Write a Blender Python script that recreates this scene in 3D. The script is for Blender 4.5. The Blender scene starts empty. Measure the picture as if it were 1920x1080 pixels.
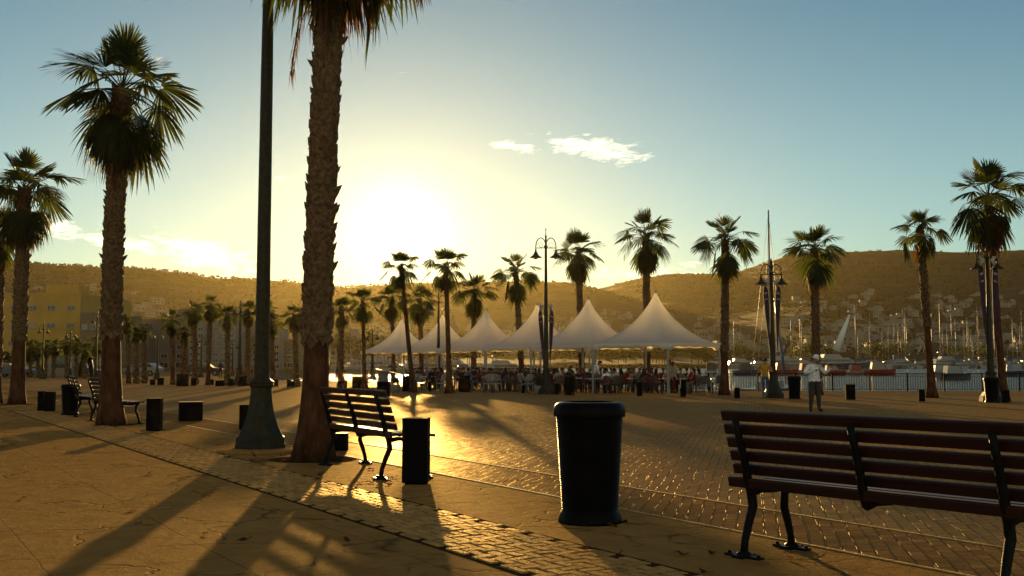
import bpy, bmesh, math, random
import numpy as np
from mathutils import Vector, Matrix
R = math.radians
S = bpy.context.scene
COL = S.collection
# ------------------------------------------------------------------ camera
F = 1946.0; HZ = 681.0; HC = 1.42
PITCH = math.atan((HZ-540)/F)
cd = bpy.data.cameras.new('camera'); cam = bpy.data.objects.new('camera', cd); COL.objects.link(cam)
cd.sensor_width = 36.0; cd.lens = F/1920*36.0; cd.clip_start = .05; cd.clip_end = 12000
cam.location = (0, 0, HC); cam.rotation_euler = (R(90)+PITCH, 0, 0)
S.camera = cam
# ------------------------------------------------------------------ sun and sky
SUN_AZ = math.atan((748-960)/F)          # clockwise from +Y
SUN_EL = R(7.0)
SD = Vector((math.sin(SUN_AZ)*math.cos(SUN_EL), math.cos(SUN_AZ)*math.cos(SUN_EL), math.sin(SUN_EL)))
S.view_settings.view_transform = 'Standard'; S.view_settings.look = 'None'
S.view_settings.exposure = 1.4; S.view_settings.gamma = 1
sl = bpy.data.lights.new('sun', 'SUN'); sl.energy = 5.0; sl.angle = R(0.6); sl.color = (1, .62, .22)
so = bpy.data.objects.new('sun', sl); COL.objects.link(so)
so.rotation_euler = (-SD).to_track_quat('-Z', 'Y').to_euler()
W = bpy.data.worlds.new('World'); S.world = W; W.use_nodes = True
def world():
    nt = W.node_tree; N = nt.nodes; L = nt.links; N.clear()
    def n(t, **k):
        o = N.new(t)
        for a, b in k.items(): setattr(o, a, b)
        return o
    def M(op, a, b=None, c=None, clamp=False):
        o = n('ShaderNodeMath', operation=op); o.use_clamp = clamp
        for i, v in enumerate((a, b, c)):
            if v is None: continue
            if isinstance(v, (int, float)): o.inputs[i].default_value = v
            else: L.new(v, o.inputs[i])
        return o.outputs[0]
    sky = n('ShaderNodeTexSky', sky_type='NISHITA'); sky.sun_disc = False
    sky.sun_elevation = SUN_EL; sky.sun_rotation = SUN_AZ
    sky.air_density = 1.0; sky.dust_density = 0.12; sky.ozone_density = 1.5
    tint = n('ShaderNodeMix', data_type='RGBA', blend_type='MULTIPLY'); tint.inputs[0].default_value = 1
    L.new(sky.outputs[0], tint.inputs[6]); tint.inputs[7].default_value = (SKY_TINT[0], SKY_TINT[1], SKY_TINT[2], 1)
    bg = n('ShaderNodeBackground'); bg.inputs[1].default_value = SKY_STR
    L.new(tint.outputs[2], bg.inputs[0])
    tc = n('ShaderNodeTexCoord')
    nrm = n('ShaderNodeVectorMath', operation='NORMALIZE'); L.new(tc.outputs['Generated'], nrm.inputs[0])
    dot = n('ShaderNodeVectorMath', operation='DOT_PRODUCT'); L.new(nrm.outputs[0], dot.inputs[0]); dot.inputs[1].default_value = SD
    om = M('SUBTRACT', 1.0, dot.outputs['Value'])
    ang_s = M('SQRT', M('MAXIMUM', M('MULTIPLY', om, 2.0), 0.0))   # ~angle in radians
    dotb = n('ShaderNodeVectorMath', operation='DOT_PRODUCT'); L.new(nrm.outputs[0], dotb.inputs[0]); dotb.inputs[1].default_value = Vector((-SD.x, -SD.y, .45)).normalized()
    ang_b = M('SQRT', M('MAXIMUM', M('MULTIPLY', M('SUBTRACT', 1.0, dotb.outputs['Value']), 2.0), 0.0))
    cols = None
    for amp, wid, col in GLOWS+FILL_GLOW:
        ang = ang_b if (amp, wid, col) in FILL_GLOW else ang_s
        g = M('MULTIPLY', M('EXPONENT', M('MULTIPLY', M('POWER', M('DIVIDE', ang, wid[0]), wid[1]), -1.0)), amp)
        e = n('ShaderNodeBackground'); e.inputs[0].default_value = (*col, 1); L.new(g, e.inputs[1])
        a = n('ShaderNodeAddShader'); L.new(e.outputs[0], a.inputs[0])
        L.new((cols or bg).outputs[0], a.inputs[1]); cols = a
    # clouds: soft patches of noise at fixed directions of the sky
    sep = n('ShaderNodeSeparateXYZ'); L.new(nrm.outputs[0], sep.inputs[0])
    az = M('ARCTAN2', sep.outputs[0], sep.outputs[1]); el = M('ARCSINE', sep.outputs[2])
    bd = M('MULTIPLY', M('EXPONENT', M('MULTIPLY', M('POWER', M('DIVIDE', M('ABSOLUTE', el), BAND[1]), 2.0), -1.0)), BAND[0])
    e = n('ShaderNodeBackground'); e.inputs[0].default_value = (*BAND[2], 1); L.new(bd, e.inputs[1])
    a = n('ShaderNodeAddShader'); L.new(e.outputs[0], a.inputs[0]); L.new(cols.outputs[0], a.inputs[1]); cols = a
    comb = n('ShaderNodeCombineXYZ'); L.new(az, comb.inputs[0]); L.new(M('MULTIPLY', el, 3.4), comb.inputs[1])
    nz = n('ShaderNodeTexNoise'); nz.inputs['Scale'].default_value = 44; nz.inputs['Detail'].default_value = 7; nz.inputs['Roughness'].default_value = .70
    nz.inputs['Distortion'].default_value = .5
    L.new(comb.outputs[0], nz.inputs['Vector'])
    tot = None
    for (cx, cy, wx, wy, st, tilt) in CLOUDS:
        a0 = (cx-960)/F; e0 = (HZ-cy)/F; wa = wx/F; we = wy/F
        da = M('SUBTRACT', az, a0); de = M('ADD', M('SUBTRACT', el, e0), M('MULTIPLY', da, tilt))
        q = M('ADD', M('POWER', M('ABSOLUTE', M('DIVIDE', da, wa)), 2.0), M('POWER', M('ABSOLUTE', M('DIVIDE', de, we)), 2.0))
        g = M('MULTIPLY', M('EXPONENT', M('MULTIPLY', q, -1.0)), st)
        tot = g if tot is None else M('MAXIMUM', tot, g)
    # density = smooth( noise + mask )
    d = M('SUBTRACT', M('ADD', M('MULTIPLY', nz.outputs['Fac'], 1.7), M('MULTIPLY', tot, .55)), 1.14)
    d = M('MULTIPLY', M('MULTIPLY', d, 2.6, clamp=True), M('MINIMUM', M('MULTIPLY', tot, 2.2), 1.0))
    e = n('ShaderNodeBackground'); e.inputs[0].default_value = (1, .86, .52, 1); L.new(M('MULTIPLY', d, CLOUD_AMP), e.inputs[1])
    a = n('ShaderNodeAddShader'); L.new(e.outputs[0], a.inputs[0]); L.new(cols.outputs[0], a.inputs[1])
    out = n('ShaderNodeOutputWorld'); L.new(a.outputs[0], out.inputs[0])
SKY_STR = .05; SKY_TINT = (.275, .60, .69)
GLOWS = [(.9, (.034, 1.5), (1, .90, .52)), (.06, (.085, 1.1), (1, .82, .55)), (.0001, (.46, 2.0), (.70, .92, .74))]
BAND = (.12, .25, (.90, .93, .72))   # pale low sky all round the horizon
FILL_GLOW = [(.15, (.85, 2.0), (1, .62, .34))]   # warm glow added to the sky behind the camera, fill light for shaded fronts
CLOUDS = [(1120, 282, 115, 25, 1.1, .13), (975, 279, 60, 11, 1.0, .1), (160, 452, 110, 22, 1.0, .15), (395, 485, 110, 34, 1.15, .22), (260, 472, 90, 20, 1.0, .1),
          (715, 350, 60, 7, .7, 0), (545, 344, 45, 6, .6, 0), (856, 352, 26, 6, .5, 0), (1190, 512, 130, 20, .8, 0), (1310, 497, 60, 10, .7, 0), (745, 145, 25, 6, .35, 0)]
CLOUD_AMP = .46
world()
S.cycles.use_denoising = True
S.cycles.max_bounces = 5; S.cycles.volume_bounces = 0; S.cycles.transparent_max_bounces = 6
# ------------------------------------------------------------------ helpers
def G(px, py, z=0.0):
    """point at height z seen at pixel (px,py) of the 1920 wide frame"""
    dy = -(py-540); dx = px-960
    c, s = math.cos(PITCH), math.sin(PITCH)
    d = Vector((dx, F*c - dy*s, F*s + dy*c))
    t = (z-HC)/d.z
    return Vector((d.x*t, d.y*t, z))
def ZA(py, D):
    """height that shows at pixel row py at distance D"""
    return HC + D*math.tan(math.atan((540-py)/F)+PITCH)
def XA(px, D, z=1.4):
    c, s = math.cos(PITCH), math.sin(PITCH)
    return (px-960)/F*(D*c+(z-HC)*s)
def tag(o, label=None, cat=None, group=None, kind=None):
    for k, v in (('label', label), ('category', cat), ('group', group), ('kind', kind)):
        if v: o[k] = v
    return o
def empty(name, loc, rz=0, sc=1.0):
    o = bpy.data.objects.new(name, None); COL.objects.link(o)
    o.location = loc; o.rotation_euler = (0, 0, rz); o.scale = (sc, sc, sc); o.empty_display_size = .3
    return o
class MB:
    def __init__(s): s.v = []; s.f = []; s.m = []; s.sm = []
    def add(s, vs, fs, m=0, smooth=False):
        b = len(s.v); s.v += [tuple(v) for v in vs]; s.f += [tuple(i+b for i in f) for f in fs]
        s.m += [m]*len(fs); s.sm += [smooth]*len(fs); return s
    def box(s, c, d, rz=0, m=0, rot=None, taper=1.0):
        x, y, z = d[0]/2, d[1]/2, d[2]/2
        vs = [(-x,-y,-z),(x,-y,-z),(x,y,-z),(-x,y,-z),(-x*taper,-y*taper,z),(x*taper,-y*taper,z),(x*taper,y*taper,z),(-x*taper,y*taper,z)]
        Q = rot if rot is not None else Matrix.Rotation(rz, 3, 'Z')
        vs = [Q @ Vector(v) + Vector(c) for v in vs]
        return s.add(vs, [(0,3,2,1),(4,5,6,7),(0,1,5,4),(1,2,6,5),(2,3,7,6),(3,0,4,7)], m)
    def tube(s, pts, rad, n=8, m=0, smooth=True, cap=True, flat=1.0):
        pts = [Vector(p) for p in pts]
        if isinstance(rad, (int, float)): rad = [rad]*len(pts)
        vs = []; fs = []; up = None
        for i, p in enumerate(pts):
            t = (pts[min(i+1, len(pts)-1)]-pts[max(i-1, 0)]).normalized()
            if up is None:
                up = Vector((0,0,1)) if abs(t.z) < .9 else Vector((1,0,0))
            a = (up - t*up.dot(t)).normalized(); up = a; b = t.cross(a)
            for k in range(n):
                th = 2*math.pi*k/n
                vs.append(p + (a*math.cos(th) + b*math.sin(th)*flat)*rad[i])
        for i in range(len(pts)-1):
            for k in range(n):
                fs.append((i*n+k, i*n+(k+1)%n, (i+1)*n+(k+1)%n, (i+1)*n+k))
        s.add(vs, fs, m, smooth)
        if cap:
            b = len(s.v)-len(vs)
            s.f += [tuple(b+k for k in reversed(range(n))), tuple(b+(len(pts)-1)*n+k for k in range(n))]
            s.m += [m, m]; s.sm += [False, False]
        return s
    def lathe(s, prof, n=16, c=(0,0,0), m=0, smooth=True, capb=True, capt=True, ph=0):
        vs = []; fs = []
        for r, z in prof:
            for k in range(n):
                th = 2*math.pi*(k+ph)/n
                vs.append((c[0]+r*math.cos(th), c[1]+r*math.sin(th), c[2]+z))
        for i in range(len(prof)-1):
            for k in range(n):
                fs.append((i*n+k, i*n+(k+1)%n, (i+1)*n+(k+1)%n, (i+1)*n+k))
        b = len(s.v); s.add(vs, fs, m, smooth)
        if capb: s.f.append(tuple(b+k for k in reversed(range(n)))); s.m.append(m); s.sm.append(False)
        if capt: s.f.append(tuple(b+(len(prof)-1)*n+k for k in range(n))); s.m.append(m); s.sm.append(False)
        return s
    def prism(s, poly, axis, t0, t1, m=0):
        """extrude 2-D polygon; axis 'x': poly=(y,z); 'y': (x,z); 'z': (x,y)"""
        def P(a, b, t): return {'x': (t,a,b), 'y': (a,t,b), 'z': (a,b,t)}[axis]
        n = len(poly); vs = [P(a,b,t0) for a,b in poly]+[P(a,b,t1) for a,b in poly]
        fs = [tuple(range(n)), tuple(range(2*n-1, n-1, -1))]+[(i, i+n, (i+1)%n+n, (i+1)%n) for i in range(n)]
        return s.add(vs, fs, m)
    def build(s, name, mats, parent=None, bevel=0, recalc=True, loc=None):
        me = bpy.data.meshes.new(name); me.from_pydata(s.v, [], s.f)
        if not isinstance(mats, (list, tuple)): mats = [mats]
        for mt in mats: me.materials.append(mt)
        me.polygons.foreach_set('material_index', s.m); me.polygons.foreach_set('use_smooth', s.sm)
        if recalc:
            bm = bmesh.new(); bm.from_mesh(me); bmesh.ops.recalc_face_normals(bm, faces=bm.faces); bm.to_mesh(me); bm.free()
        o = bpy.data.objects.new(name, me); COL.objects.link(o)
        if parent: o.parent = parent
        if loc is not None: o.location = loc
        if bevel:
            b = o.modifiers.new('bevel', 'BEVEL'); b.width = bevel; b.segments = 2; b.limit_method = 'ANGLE'
        return o
CH = {}
def copy_tree(o, parent=None):
    c = o.copy(); COL.objects.link(c)
    if parent: c.parent = parent
    for ch in o.children: copy_tree(ch, c)
    return c
# ------------------------------------------------------------------ materials
def mat(name, col, rough=.7, metal=0, var=.25, scale=8, bump=0, bscale=40, spec=.5, coat=0, col2=None, detail=5, stretch=None):
    m = bpy.data.materials.new(name); m.use_nodes = True; nt = m.node_tree; p = nt.nodes['Principled BSDF']
    p.inputs['Roughness'].default_value = rough; p.inputs['Metallic'].default_value = metal
    p.inputs['Specular IOR Level'].default_value = spec; p.inputs['Coat Weight'].default_value = coat
    tc = nt.nodes.new('ShaderNodeTexCoord'); vec = tc.outputs['Object']
    if stretch:
        mp = nt.nodes.new('ShaderNodeMapping'); mp.inputs['Scale'].default_value = stretch; nt.links.new(vec, mp.inputs[0]); vec = mp.outputs[0]
    nz = nt.nodes.new('ShaderNodeTexNoise'); nz.inputs['Scale'].default_value = scale; nz.inputs['Detail'].default_value = detail
    nz.inputs['Roughness'].default_value = .65
    nt.links.new(vec, nz.inputs['Vector'])
    cr = nt.nodes.new('ShaderNodeValToRGB')
    a = [max(0, c*(1-var)) for c in col]; b = [min(1, c*(1+var)) for c in (col2 or col)]
    if col2: a = list(col); b = list(col2)
    cr.color_ramp.elements[0].position = .32; cr.color_ramp.elements[1].position = .68
    cr.color_ramp.elements[0].color = (*a, 1); cr.color_ramp.elements[1].color = (*b, 1)
    nt.links.new(nz.outputs['Fac'], cr.inputs[0]); nt.links.new(cr.outputs[0], p.inputs['Base Color'])
    if bump:
        n2 = nt.nodes.new('ShaderNodeTexNoise'); n2.inputs['Scale'].default_value = bscale; n2.inputs['Detail'].default_value = 4
        nt.links.new(vec, n2.inputs['Vector'])
        bp = nt.nodes.new('ShaderNodeBump'); bp.inputs['Strength'].default_value = 1; bp.inputs['Distance'].default_value = bump
        nt.links.new(n2.outputs['Fac'], bp.inputs['Height']); nt.links.new(bp.outputs[0], p.inputs['Normal'])
    return m
def leafmat(name, col, tr, mix=.45, scale=3):
    m = mat(name, col, .65, var=.5, scale=scale, spec=.12)
    nt = m.node_tree; p = nt.nodes['Principled BSDF']; out = nt.nodes['Material Output']
    t = nt.nodes.new('ShaderNodeBsdfTranslucent'); t.inputs[0].default_value = (*tr, 1)
    mx = nt.nodes.new('ShaderNodeMixShader'); mx.inputs[0].default_value = mix
    nt.links.new(p.outputs[0], mx.inputs[1]); nt.links.new(t.outputs[0], mx.inputs[2]); nt.links.new(mx.outputs[0], out.inputs[0])
    return m
M = {}
M['leaf'] = leafmat('palm_leaf', (.018, .025, .008), (.10, .125, .02), .28)
M['dry'] = leafmat('dry_palm_leaf', (.055, .026, .010), (.20, .09, .025), .3)
M['petiole'] = mat('petiole', (.05, .042, .014), .85, spec=.05, var=.3)
M['boot'] = mat('leaf_boot', (.125, .080, .040), .85, var=.6, scale=14, bump=.012, bscale=60, spec=.1)
M['trunk'] = mat('palm_trunk', (.075, .033, .015), .9, var=.6, scale=7, bump=.04, bscale=22, stretch=(1, 1, .35), spec=.1)
M['lampgreen'] = mat('dark_green_iron', (.028, .028, .015), .5, .0, var=.35, scale=14, bump=.002, bscale=60, spec=.12)
M['iron'] = mat('black_cast_iron', (.006, .006, .005), .5, 0, var=.4, scale=20, spec=.09, bump=.002, bscale=120)
M['bin'] = mat('black_plastic_bin', (.0035, .0035, .003), .42, 0, var=.55, spec=.06, scale=5, bump=.0015, bscale=90)
M['bollard'] = mat('black_steel', (.004, .004, .003), .6, 0, spec=.04, var=.4, scale=12, bump=.001)
M['railiron'] = mat('matt_black_rail', (.008, .008, .007), .8, var=.3, spec=.03)
M['slat'] = mat('red_brown_slat', (.024, .0045, .003), .48, 0, var=.35, scale=10, bump=.002, bscale=70, stretch=(.06, 1, 1), spec=.3)
M['tent'] = None
# ------------------------------------------------------------------ ground
GD = Vector((.53, -.848, 0)).normalized(); GN = Vector((.848, .53, 0)).normalized(); GROT = math.atan2(GD.y, GD.x)
def toUV(p): p = Vector((p[0], p[1], 0)); return (p.dot(GD), p.dot(GN))
PLAZA = [(-260, -40), (150, -40), (150, 53.5), (10, 53.5), (-5.5, 82), (-21, 84), (-55, 205), (-260, 205)]
def clip(poly, fn):
    out = []
    for i in range(len(poly)):
        a, b = poly[i], poly[(i+1) % len(poly)]; fa, fb = fn(a), fn(b)
        if fa >= 0: out.append(a)
        if fa*fb < 0:
            t = fa/(fa-fb); out.append((a[0]+(b[0]-a[0])*t, a[1]+(b[1]-a[1])*t))
    return out
def nodes(m):
    nt = m.node_tree
    def n(t, **k):
        o = nt.nodes.new(t)
        for a, b in k.items():
            if a in o.inputs.keys() and not hasattr(type(o), a): o.inputs[a].default_value = b
            else: setattr(o, a, b)
        return o
    def Mt(op, a, b=None, clamp=False):
        o = nt.nodes.new('ShaderNodeMath'); o.operation = op; o.use_clamp = clamp
        for i, v in enumerate((a, b)):
            if v is None: continue
            if isinstance(v, (int, float)): o.inputs[i].default_value = v
            else: nt.links.new(v, o.inputs[i])
        return o.outputs[0]
    def ramp(inp, p0, c0, p1, c1):
        r = nt.nodes.new('ShaderNodeValToRGB'); r.color_ramp.elements[0].position = p0; r.color_ramp.elements[1].position = p1
        r.color_ramp.elements[0].color = (*c0, 1); r.color_ramp.elements[1].color = (*c1, 1)
        nt.links.new(inp, r.inputs[0]); return r.outputs[0]
    def noise(scale, detail=4, rough=.6, vec=None, dist=0):
        o = nt.nodes.new('ShaderNodeTexNoise'); o.inputs['Scale'].default_value = scale; o.inputs['Detail'].default_value = detail
        o.inputs['Roughness'].default_value = rough; o.inputs['Distortion'].default_value = dist
        if vec is not None: nt.links.new(vec, o.inputs['Vector'])
        return o
    def mix(fac, a, b, bt='MIX'):
        o = nt.nodes.new('ShaderNodeMix'); o.data_type = 'RGBA'; o.blend_type = bt
        for i, v in ((0, fac), (6, a), (7, b)):
            if isinstance(v, (int, float)): o.inputs[i].default_value = v
            elif isinstance(v, tuple): o.inputs[i].default_value = (*v, 1)
            else: nt.links.new(v, o.inputs[i])
        return o.outputs[2]
    return nt, n, Mt, ramp, noise, mix
def concrete_mat():
    m = bpy.data.materials.new('stamped_concrete'); m.use_nodes = True
    nt, n, Mt, ramp, noise, mix = nodes(m); p = nt.nodes['Principled BSDF']; L = nt.links
    tc = nt.nodes.new('ShaderNodeTexCoord').outputs['Object']
    wob = noise(.9, 4, .6, tc); vm = nt.nodes.new('ShaderNodeVectorMath'); vm.operation = 'MULTIPLY_ADD'
    L.new(wob.outputs['Color'], vm.inputs[0]); vm.inputs[1].default_value = (1.3, 1.3, 0); L.new(tc, vm.inputs[2])
    v1 = nt.nodes.new('ShaderNodeTexVoronoi'); v1.feature = 'DISTANCE_TO_EDGE'; v1.inputs['Scale'].default_value = .8; L.new(vm.outputs[0], v1.inputs['Vector'])
    crack = Mt('SUBTRACT', 1.0, Mt('DIVIDE', v1.outputs['Distance'], .022), True)
    gap = noise(1.1, 3, .6, tc); crack = Mt('MULTIPLY', crack, Mt('MULTIPLY', Mt('SUBTRACT', gap.outputs['Fac'], .42), 9, True))
    br = nt.nodes.new('ShaderNodeTexBrick'); br.inputs['Scale'].default_value = 1; br.inputs['Brick Width'].default_value = 1.9; br.inputs['Row Height'].default_value = 1.18
    br.inputs['Mortar Size'].default_value = .008; br.inputs['Mortar Smooth'].default_value = .2; vj = nt.nodes.new('ShaderNodeVectorMath'); vj.operation = 'MULTIPLY_ADD'; L.new(wob.outputs['Color'], vj.inputs[0]); vj.inputs[1].default_value = (.12, .12, 0); L.new(tc, vj.inputs[2]); L.new(vj.outputs[0], br.inputs['Vector'])
    joint = br.outputs['Fac']
    big = noise(.35, 6, .65, tc); fine = noise(60, 4, .7, tc); mid = noise(3.2, 9, .72, tc)
    c = ramp(big.outputs['Fac'], .3, (0.2892, 0.1482, 0.0357), .7, (0.4241, 0.2350, 0.0609))
    c = mix(.55, c, ramp(mid.outputs['Fac'], .3, (0.1735, 0.0868, 0.0210), .72, (0.4819, 0.2802, 0.0754)), 'MIX')
    c = mix(Mt('MAXIMUM', Mt('MULTIPLY', crack, .85), Mt('MULTIPLY', joint, .5)), c, (0.0674, 0.0362, 0.0125))
    L.new(c, p.inputs['Base Color'])
    L.new(Mt('ADD', Mt('MULTIPLY', mid.outputs['Fac'], .3), .38), p.inputs['Roughness']); p.inputs['Specular IOR Level'].default_value = .4
    h = Mt('SUBTRACT', Mt('ADD', Mt('MULTIPLY', mid.outputs['Fac'], .075), Mt('MULTIPLY', fine.outputs['Fac'], .005)), Mt('MULTIPLY', Mt('MAXIMUM', crack, joint), .02))
    b = nt.nodes.new('ShaderNodeBump'); b.inputs['Distance'].default_value = 1; L.new(h, b.inputs['Height']); L.new(b.outputs[0], p.inputs['Normal'])
    return m
def paver_mat(name, ca, cb, red):
    m = bpy.data.materials.new(name); m.use_nodes = True
    nt, n, Mt, ramp, noise, mix = nodes(m); p = nt.nodes['Principled BSDF']; L = nt.links
    tc = nt.nodes.new('ShaderNodeTexCoord').outputs['Object']
    wob = noise(1.2, 3, .6, tc); vm = nt.nodes.new('ShaderNodeVectorMath'); vm.operation = 'MULTIPLY_ADD'
    L.new(wob.outputs['Color'], vm.inputs[0]); vm.inputs[1].default_value = (.05, .05, 0); L.new(tc, vm.inputs[2])
    rot = nt.nodes.new('ShaderNodeMapping'); rot.inputs['Rotation'].default_value = (0, 0, R(45)); L.new(vm.outputs[0], rot.inputs[0])
    br = nt.nodes.new('ShaderNodeTexBrick'); br.inputs['Scale'].default_value = 1; br.inputs['Brick Width'].default_value = .17; br.inputs['Row Height'].default_value = .115
    br.inputs['Mortar Size'].default_value = .013; br.inputs['Mortar Smooth'].default_value = .6; br.inputs['Bias'].default_value = 0
    br.inputs['Color1'].default_value = (0, 0, 0, 1); br.inputs['Color2'].default_value = (1, 1, 1, 1); br.inputs['Mortar'].default_value = (.5, .5, .5, 1)
    L.new(rot.outputs[0], br.inputs['Vector'])
    big = noise(.22, 5, .6, tc); mid = noise(2.5, 5, .65, tc); fine = noise(45, 3, .7, tc); u = noise(.9, 3, .5, tc)
    c = ramp(br.outputs['Color'], 0, ca, 1, cb)
    c = mix(ramp(big.outputs['Fac'], .42, (0, 0, 0), .62, (.6, .6, .6)), c, red)
    c = mix(ramp(mid.outputs['Fac'], .3, (0, 0, 0), .8, (0.4284, 0.4520, 0.2734)), c, (0.0643, 0.0415, 0.0137))
    c = mix(Mt('MULTIPLY', br.outputs['Fac'], .9), c, (0.0964, 0.0578, 0.0190))
    L.new(c, p.inputs['Base Color'])
    L.new(Mt('ADD', Mt('MULTIPLY', mid.outputs['Fac'], .25), .36), p.inputs['Roughness']); p.inputs['Specular IOR Level'].default_value = .45
    h = Mt('ADD', Mt('MULTIPLY', u.outputs['Fac'], .07), Mt('ADD', Mt('MULTIPLY', fine.outputs['Fac'], .004), Mt('MULTIPLY', mid.outputs['Fac'], .02)))
    g0 = nt.nodes.new('ShaderNodeBump'); g0.name = 'gloss_bump'; g0.inputs['Distance'].default_value = 1; L.new(Mt('ADD', h, Mt('MULTIPLY', br.outputs['Color'], .012)), g0.inputs['Height'])
    h = Mt('ADD', h, Mt('MULTIPLY', Mt('SUBTRACT', 1.0, br.outputs['Fac']), .010))
    h0 = h
    tiltn = Mt('MULTIPLY', br.outputs['Color'], .004); h = Mt('ADD', h, tiltn)
    b = nt.nodes.new('ShaderNodeBump'); b.inputs['Distance'].default_value = 1; L.new(h, b.inputs['Height']); L.new(b.outputs[0], p.inputs['Normal'])
    return m
def matte(m, gfac, grough, gcol=(1, .82, .50)):
    """swap the ground's principled shader for dusty diffuse with a thin warm gloss"""
    nt = m.node_tree; p = nt.nodes['Principled BSDF']; L = nt.links
    d = nt.nodes.new('ShaderNodeBsdfDiffuse'); g = nt.nodes.new('ShaderNodeBsdfAnisotropic'); x = nt.nodes.new('ShaderNodeMixShader')
    d.inputs['Roughness'].default_value = .6
    g.inputs['Color'].default_value = (*gcol, 1); g.inputs['Roughness'].default_value = grough; x.inputs[0].default_value = gfac
    L.new(p.inputs['Base Color'].links[0].from_socket, d.inputs['Color'])
    if p.inputs['Normal'].links:
        nn = p.inputs['Normal'].links[0].from_socket; L.new(nn, d.inputs['Normal']); gb = nt.nodes.get('gloss_bump'); L.new(gb.outputs[0] if gb else nn, g.inputs['Normal'])
    L.new(d.outputs[0], x.inputs[1]); L.new(g.outputs[0], x.inputs[2]); L.new(x.outputs[0], nt.nodes['Material Output'].inputs[0]); nt.nodes.remove(p)
M['concrete'] = concrete_mat()
M['paver'] = paver_mat('paver_field', (0.2138, 0.1135, 0.0278), (0.3562, 0.2005, 0.0510), (0.2708, 0.1002, 0.0270))
M['redpaver'] = paver_mat('red_paver_band', (0.2005, 0.0944, 0.0272), (0.3085, 0.1718, 0.0472), (0.2930, 0.1117, 0.0315))
M['brick'] = mat('worn_paver_brick', (0.2313, 0.1193, 0.0294), .42, var=.4, scale=5, bump=.006, bscale=40, col2=(0.4819, 0.2712, 0.0733), spec=.4)
M['pale'] = mat('pale_mortar', (0.4241, 0.2712, 0.0891), .8, var=.5, scale=4, bump=.01, bscale=30, spec=.05)
M['dirt'] = mat('dry_soil', (.055, .033, .017), .95, var=.5, scale=10, bump=.02, bscale=20, spec=.0)
matte(M['concrete'], .03, .55); matte(M['paver'], .085, .45); matte(M['redpaver'], .045, .45); matte(M['brick'], .06, .42)
def sheet(name, poly, z, m, local=True, kind='structure', depth=0):
    mb = MB()
    if local: poly = [toUV(p) for p in poly]
    mb.add([(a, b, z) for a, b in poly], [tuple(range(len(poly)))])
    if depth:
        k = len(poly); b = [(a, c, z-depth) for a, c in poly]
        mb.add([(a, c, z-.001) for a, c in poly]+b, [(i, i+k, (i+1) % k+k, (i+1) % k) for i in range(k)])
    o = mb.build(name, m)
    if local: o.rotation_euler = (0, 0, GROT)
    if o.data.polygons[0].normal.z < 0: o.data.flip_normals()
    return tag(o, kind=kind)
sheet('ground', PLAZA, 0, M['concrete'], depth=2.2)
vof = lambda v, s: (lambda p: s*(toUV(p)[1]-v))
FIELD_V = 7.5
core = clip(clip(PLAZA, vof(FIELD_V, 1)), lambda p: p[1]+3)
sheet('paving_field', core, .004, M['paver'])
band = clip(clip(clip(PLAZA, vof(6.35, 1)), vof(FIELD_V-.03, -1)), lambda p: p[1]+3)
sheet('paving_band', band, .004, M['redpaver'])
def bricks():
    rnd = random.Random(5); mb = MB(); L_, W_ = .205, .10; u0, u1, v0, v1 = -34, 6, 3.83, 4.80
    # herringbone at 45 degrees, clipped to the strip by brick centre
    c = math.cos(R(45)); s = c
    N = 340
    for i in range(34, 54):
        for j in range(-48, 60):
            for o in (0, 1):
                # herringbone lattice
                a = (i*W_ + j*2*W_*0) ; 
                px = i*W_ + (o*W_*1.0) + j*W_*2; py = i*W_ - j*0 - (o*0)
                if o == 0: x, y, w, h = i*W_+j*4*W_, i*W_, 2*W_, W_
                else: x, y, w, h = i*W_+j*4*W_+2*W_, i*W_-W_, W_, 2*W_
                cx, cy = x+w/2, y+h/2
                # rotate 0: rows parallel to the strip
                U, V = cx-20, cy
                if not (v0 < V+0 < v1 and u0 < U < u1): continue
                z = .006+rnd.uniform(-.003, .0035); tx, ty = rnd.gauss(0, .018), rnd.gauss(0, .018)
                g = .0085; dx, dy = w/2-g, h/2-g; jx, jy = rnd.uniform(-.003, .003), rnd.uniform(-.003, .003)
                b = .004; vs = []
                lo = max(v0, V-dy+jy); hi = min(v1, V+dy+jy)
                for ddx, ddy, dz in ((-dx, 0, 0), (dx, 0, 0), (dx, 1, 0), (-dx, 1, 0)):
                    yy = hi if ddy else lo
                    vs.append((U+ddx+jx, yy, z-.012))
                for ddx, ddy in ((-dx+b, 0), (dx-b, 0), (dx-b, 1), (-dx+b, 1)):
                    yy = hi-b if ddy else lo+b
                    vs.append((U+ddx+jx, yy, z+.006+ddx*tx+(yy-V)*ty))
                mb.add(vs, [(4,5,6,7),(0,1,5,4),(1,2,6,5),(2,3,7,6),(3,0,4,7)])
    o = mb.build('paver_strip', M['brick'], recalc=False); o.rotation_euler = (0, 0, GROT); tag(o, kind='structure')
bricks()
u_, v_ = -34, 6
_sb = MB(); _sb.add([(-34, 3.8, .003), (6, 3.8, .003), (6, 4.83, .003), (-34, 4.83, .003)], [(0, 1, 2, 3)]); _so = _sb.build('strip_bedding', M['dirt']); _so.rotation_euler = (0, 0, GROT); tag(_so, kind='structure')
def joint(name, v, w, m=M['pale'], z=.009):
    rnd = random.Random(int(v*100)); mb = MB(); u = -45.0
    while u < 6:
        l = rnd.uniform(.5, 1.6); j = rnd.uniform(-.004, .004)
        mb.box((u+l/2, v+j, z/2), (l-.012, w, z)); u += l
    o = mb.build(name, m); o.rotation_euler = (0, 0, GROT); tag(o, kind='structure')
joint('paving_edge', 6.33, .035); joint('paving_edge', FIELD_V-.015, .03, z=.012)
joint('paving_edge', 3.80, .010, M['dirt'], .005); joint('paving_edge', 4.83, .010, M['dirt'], .005)
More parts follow.
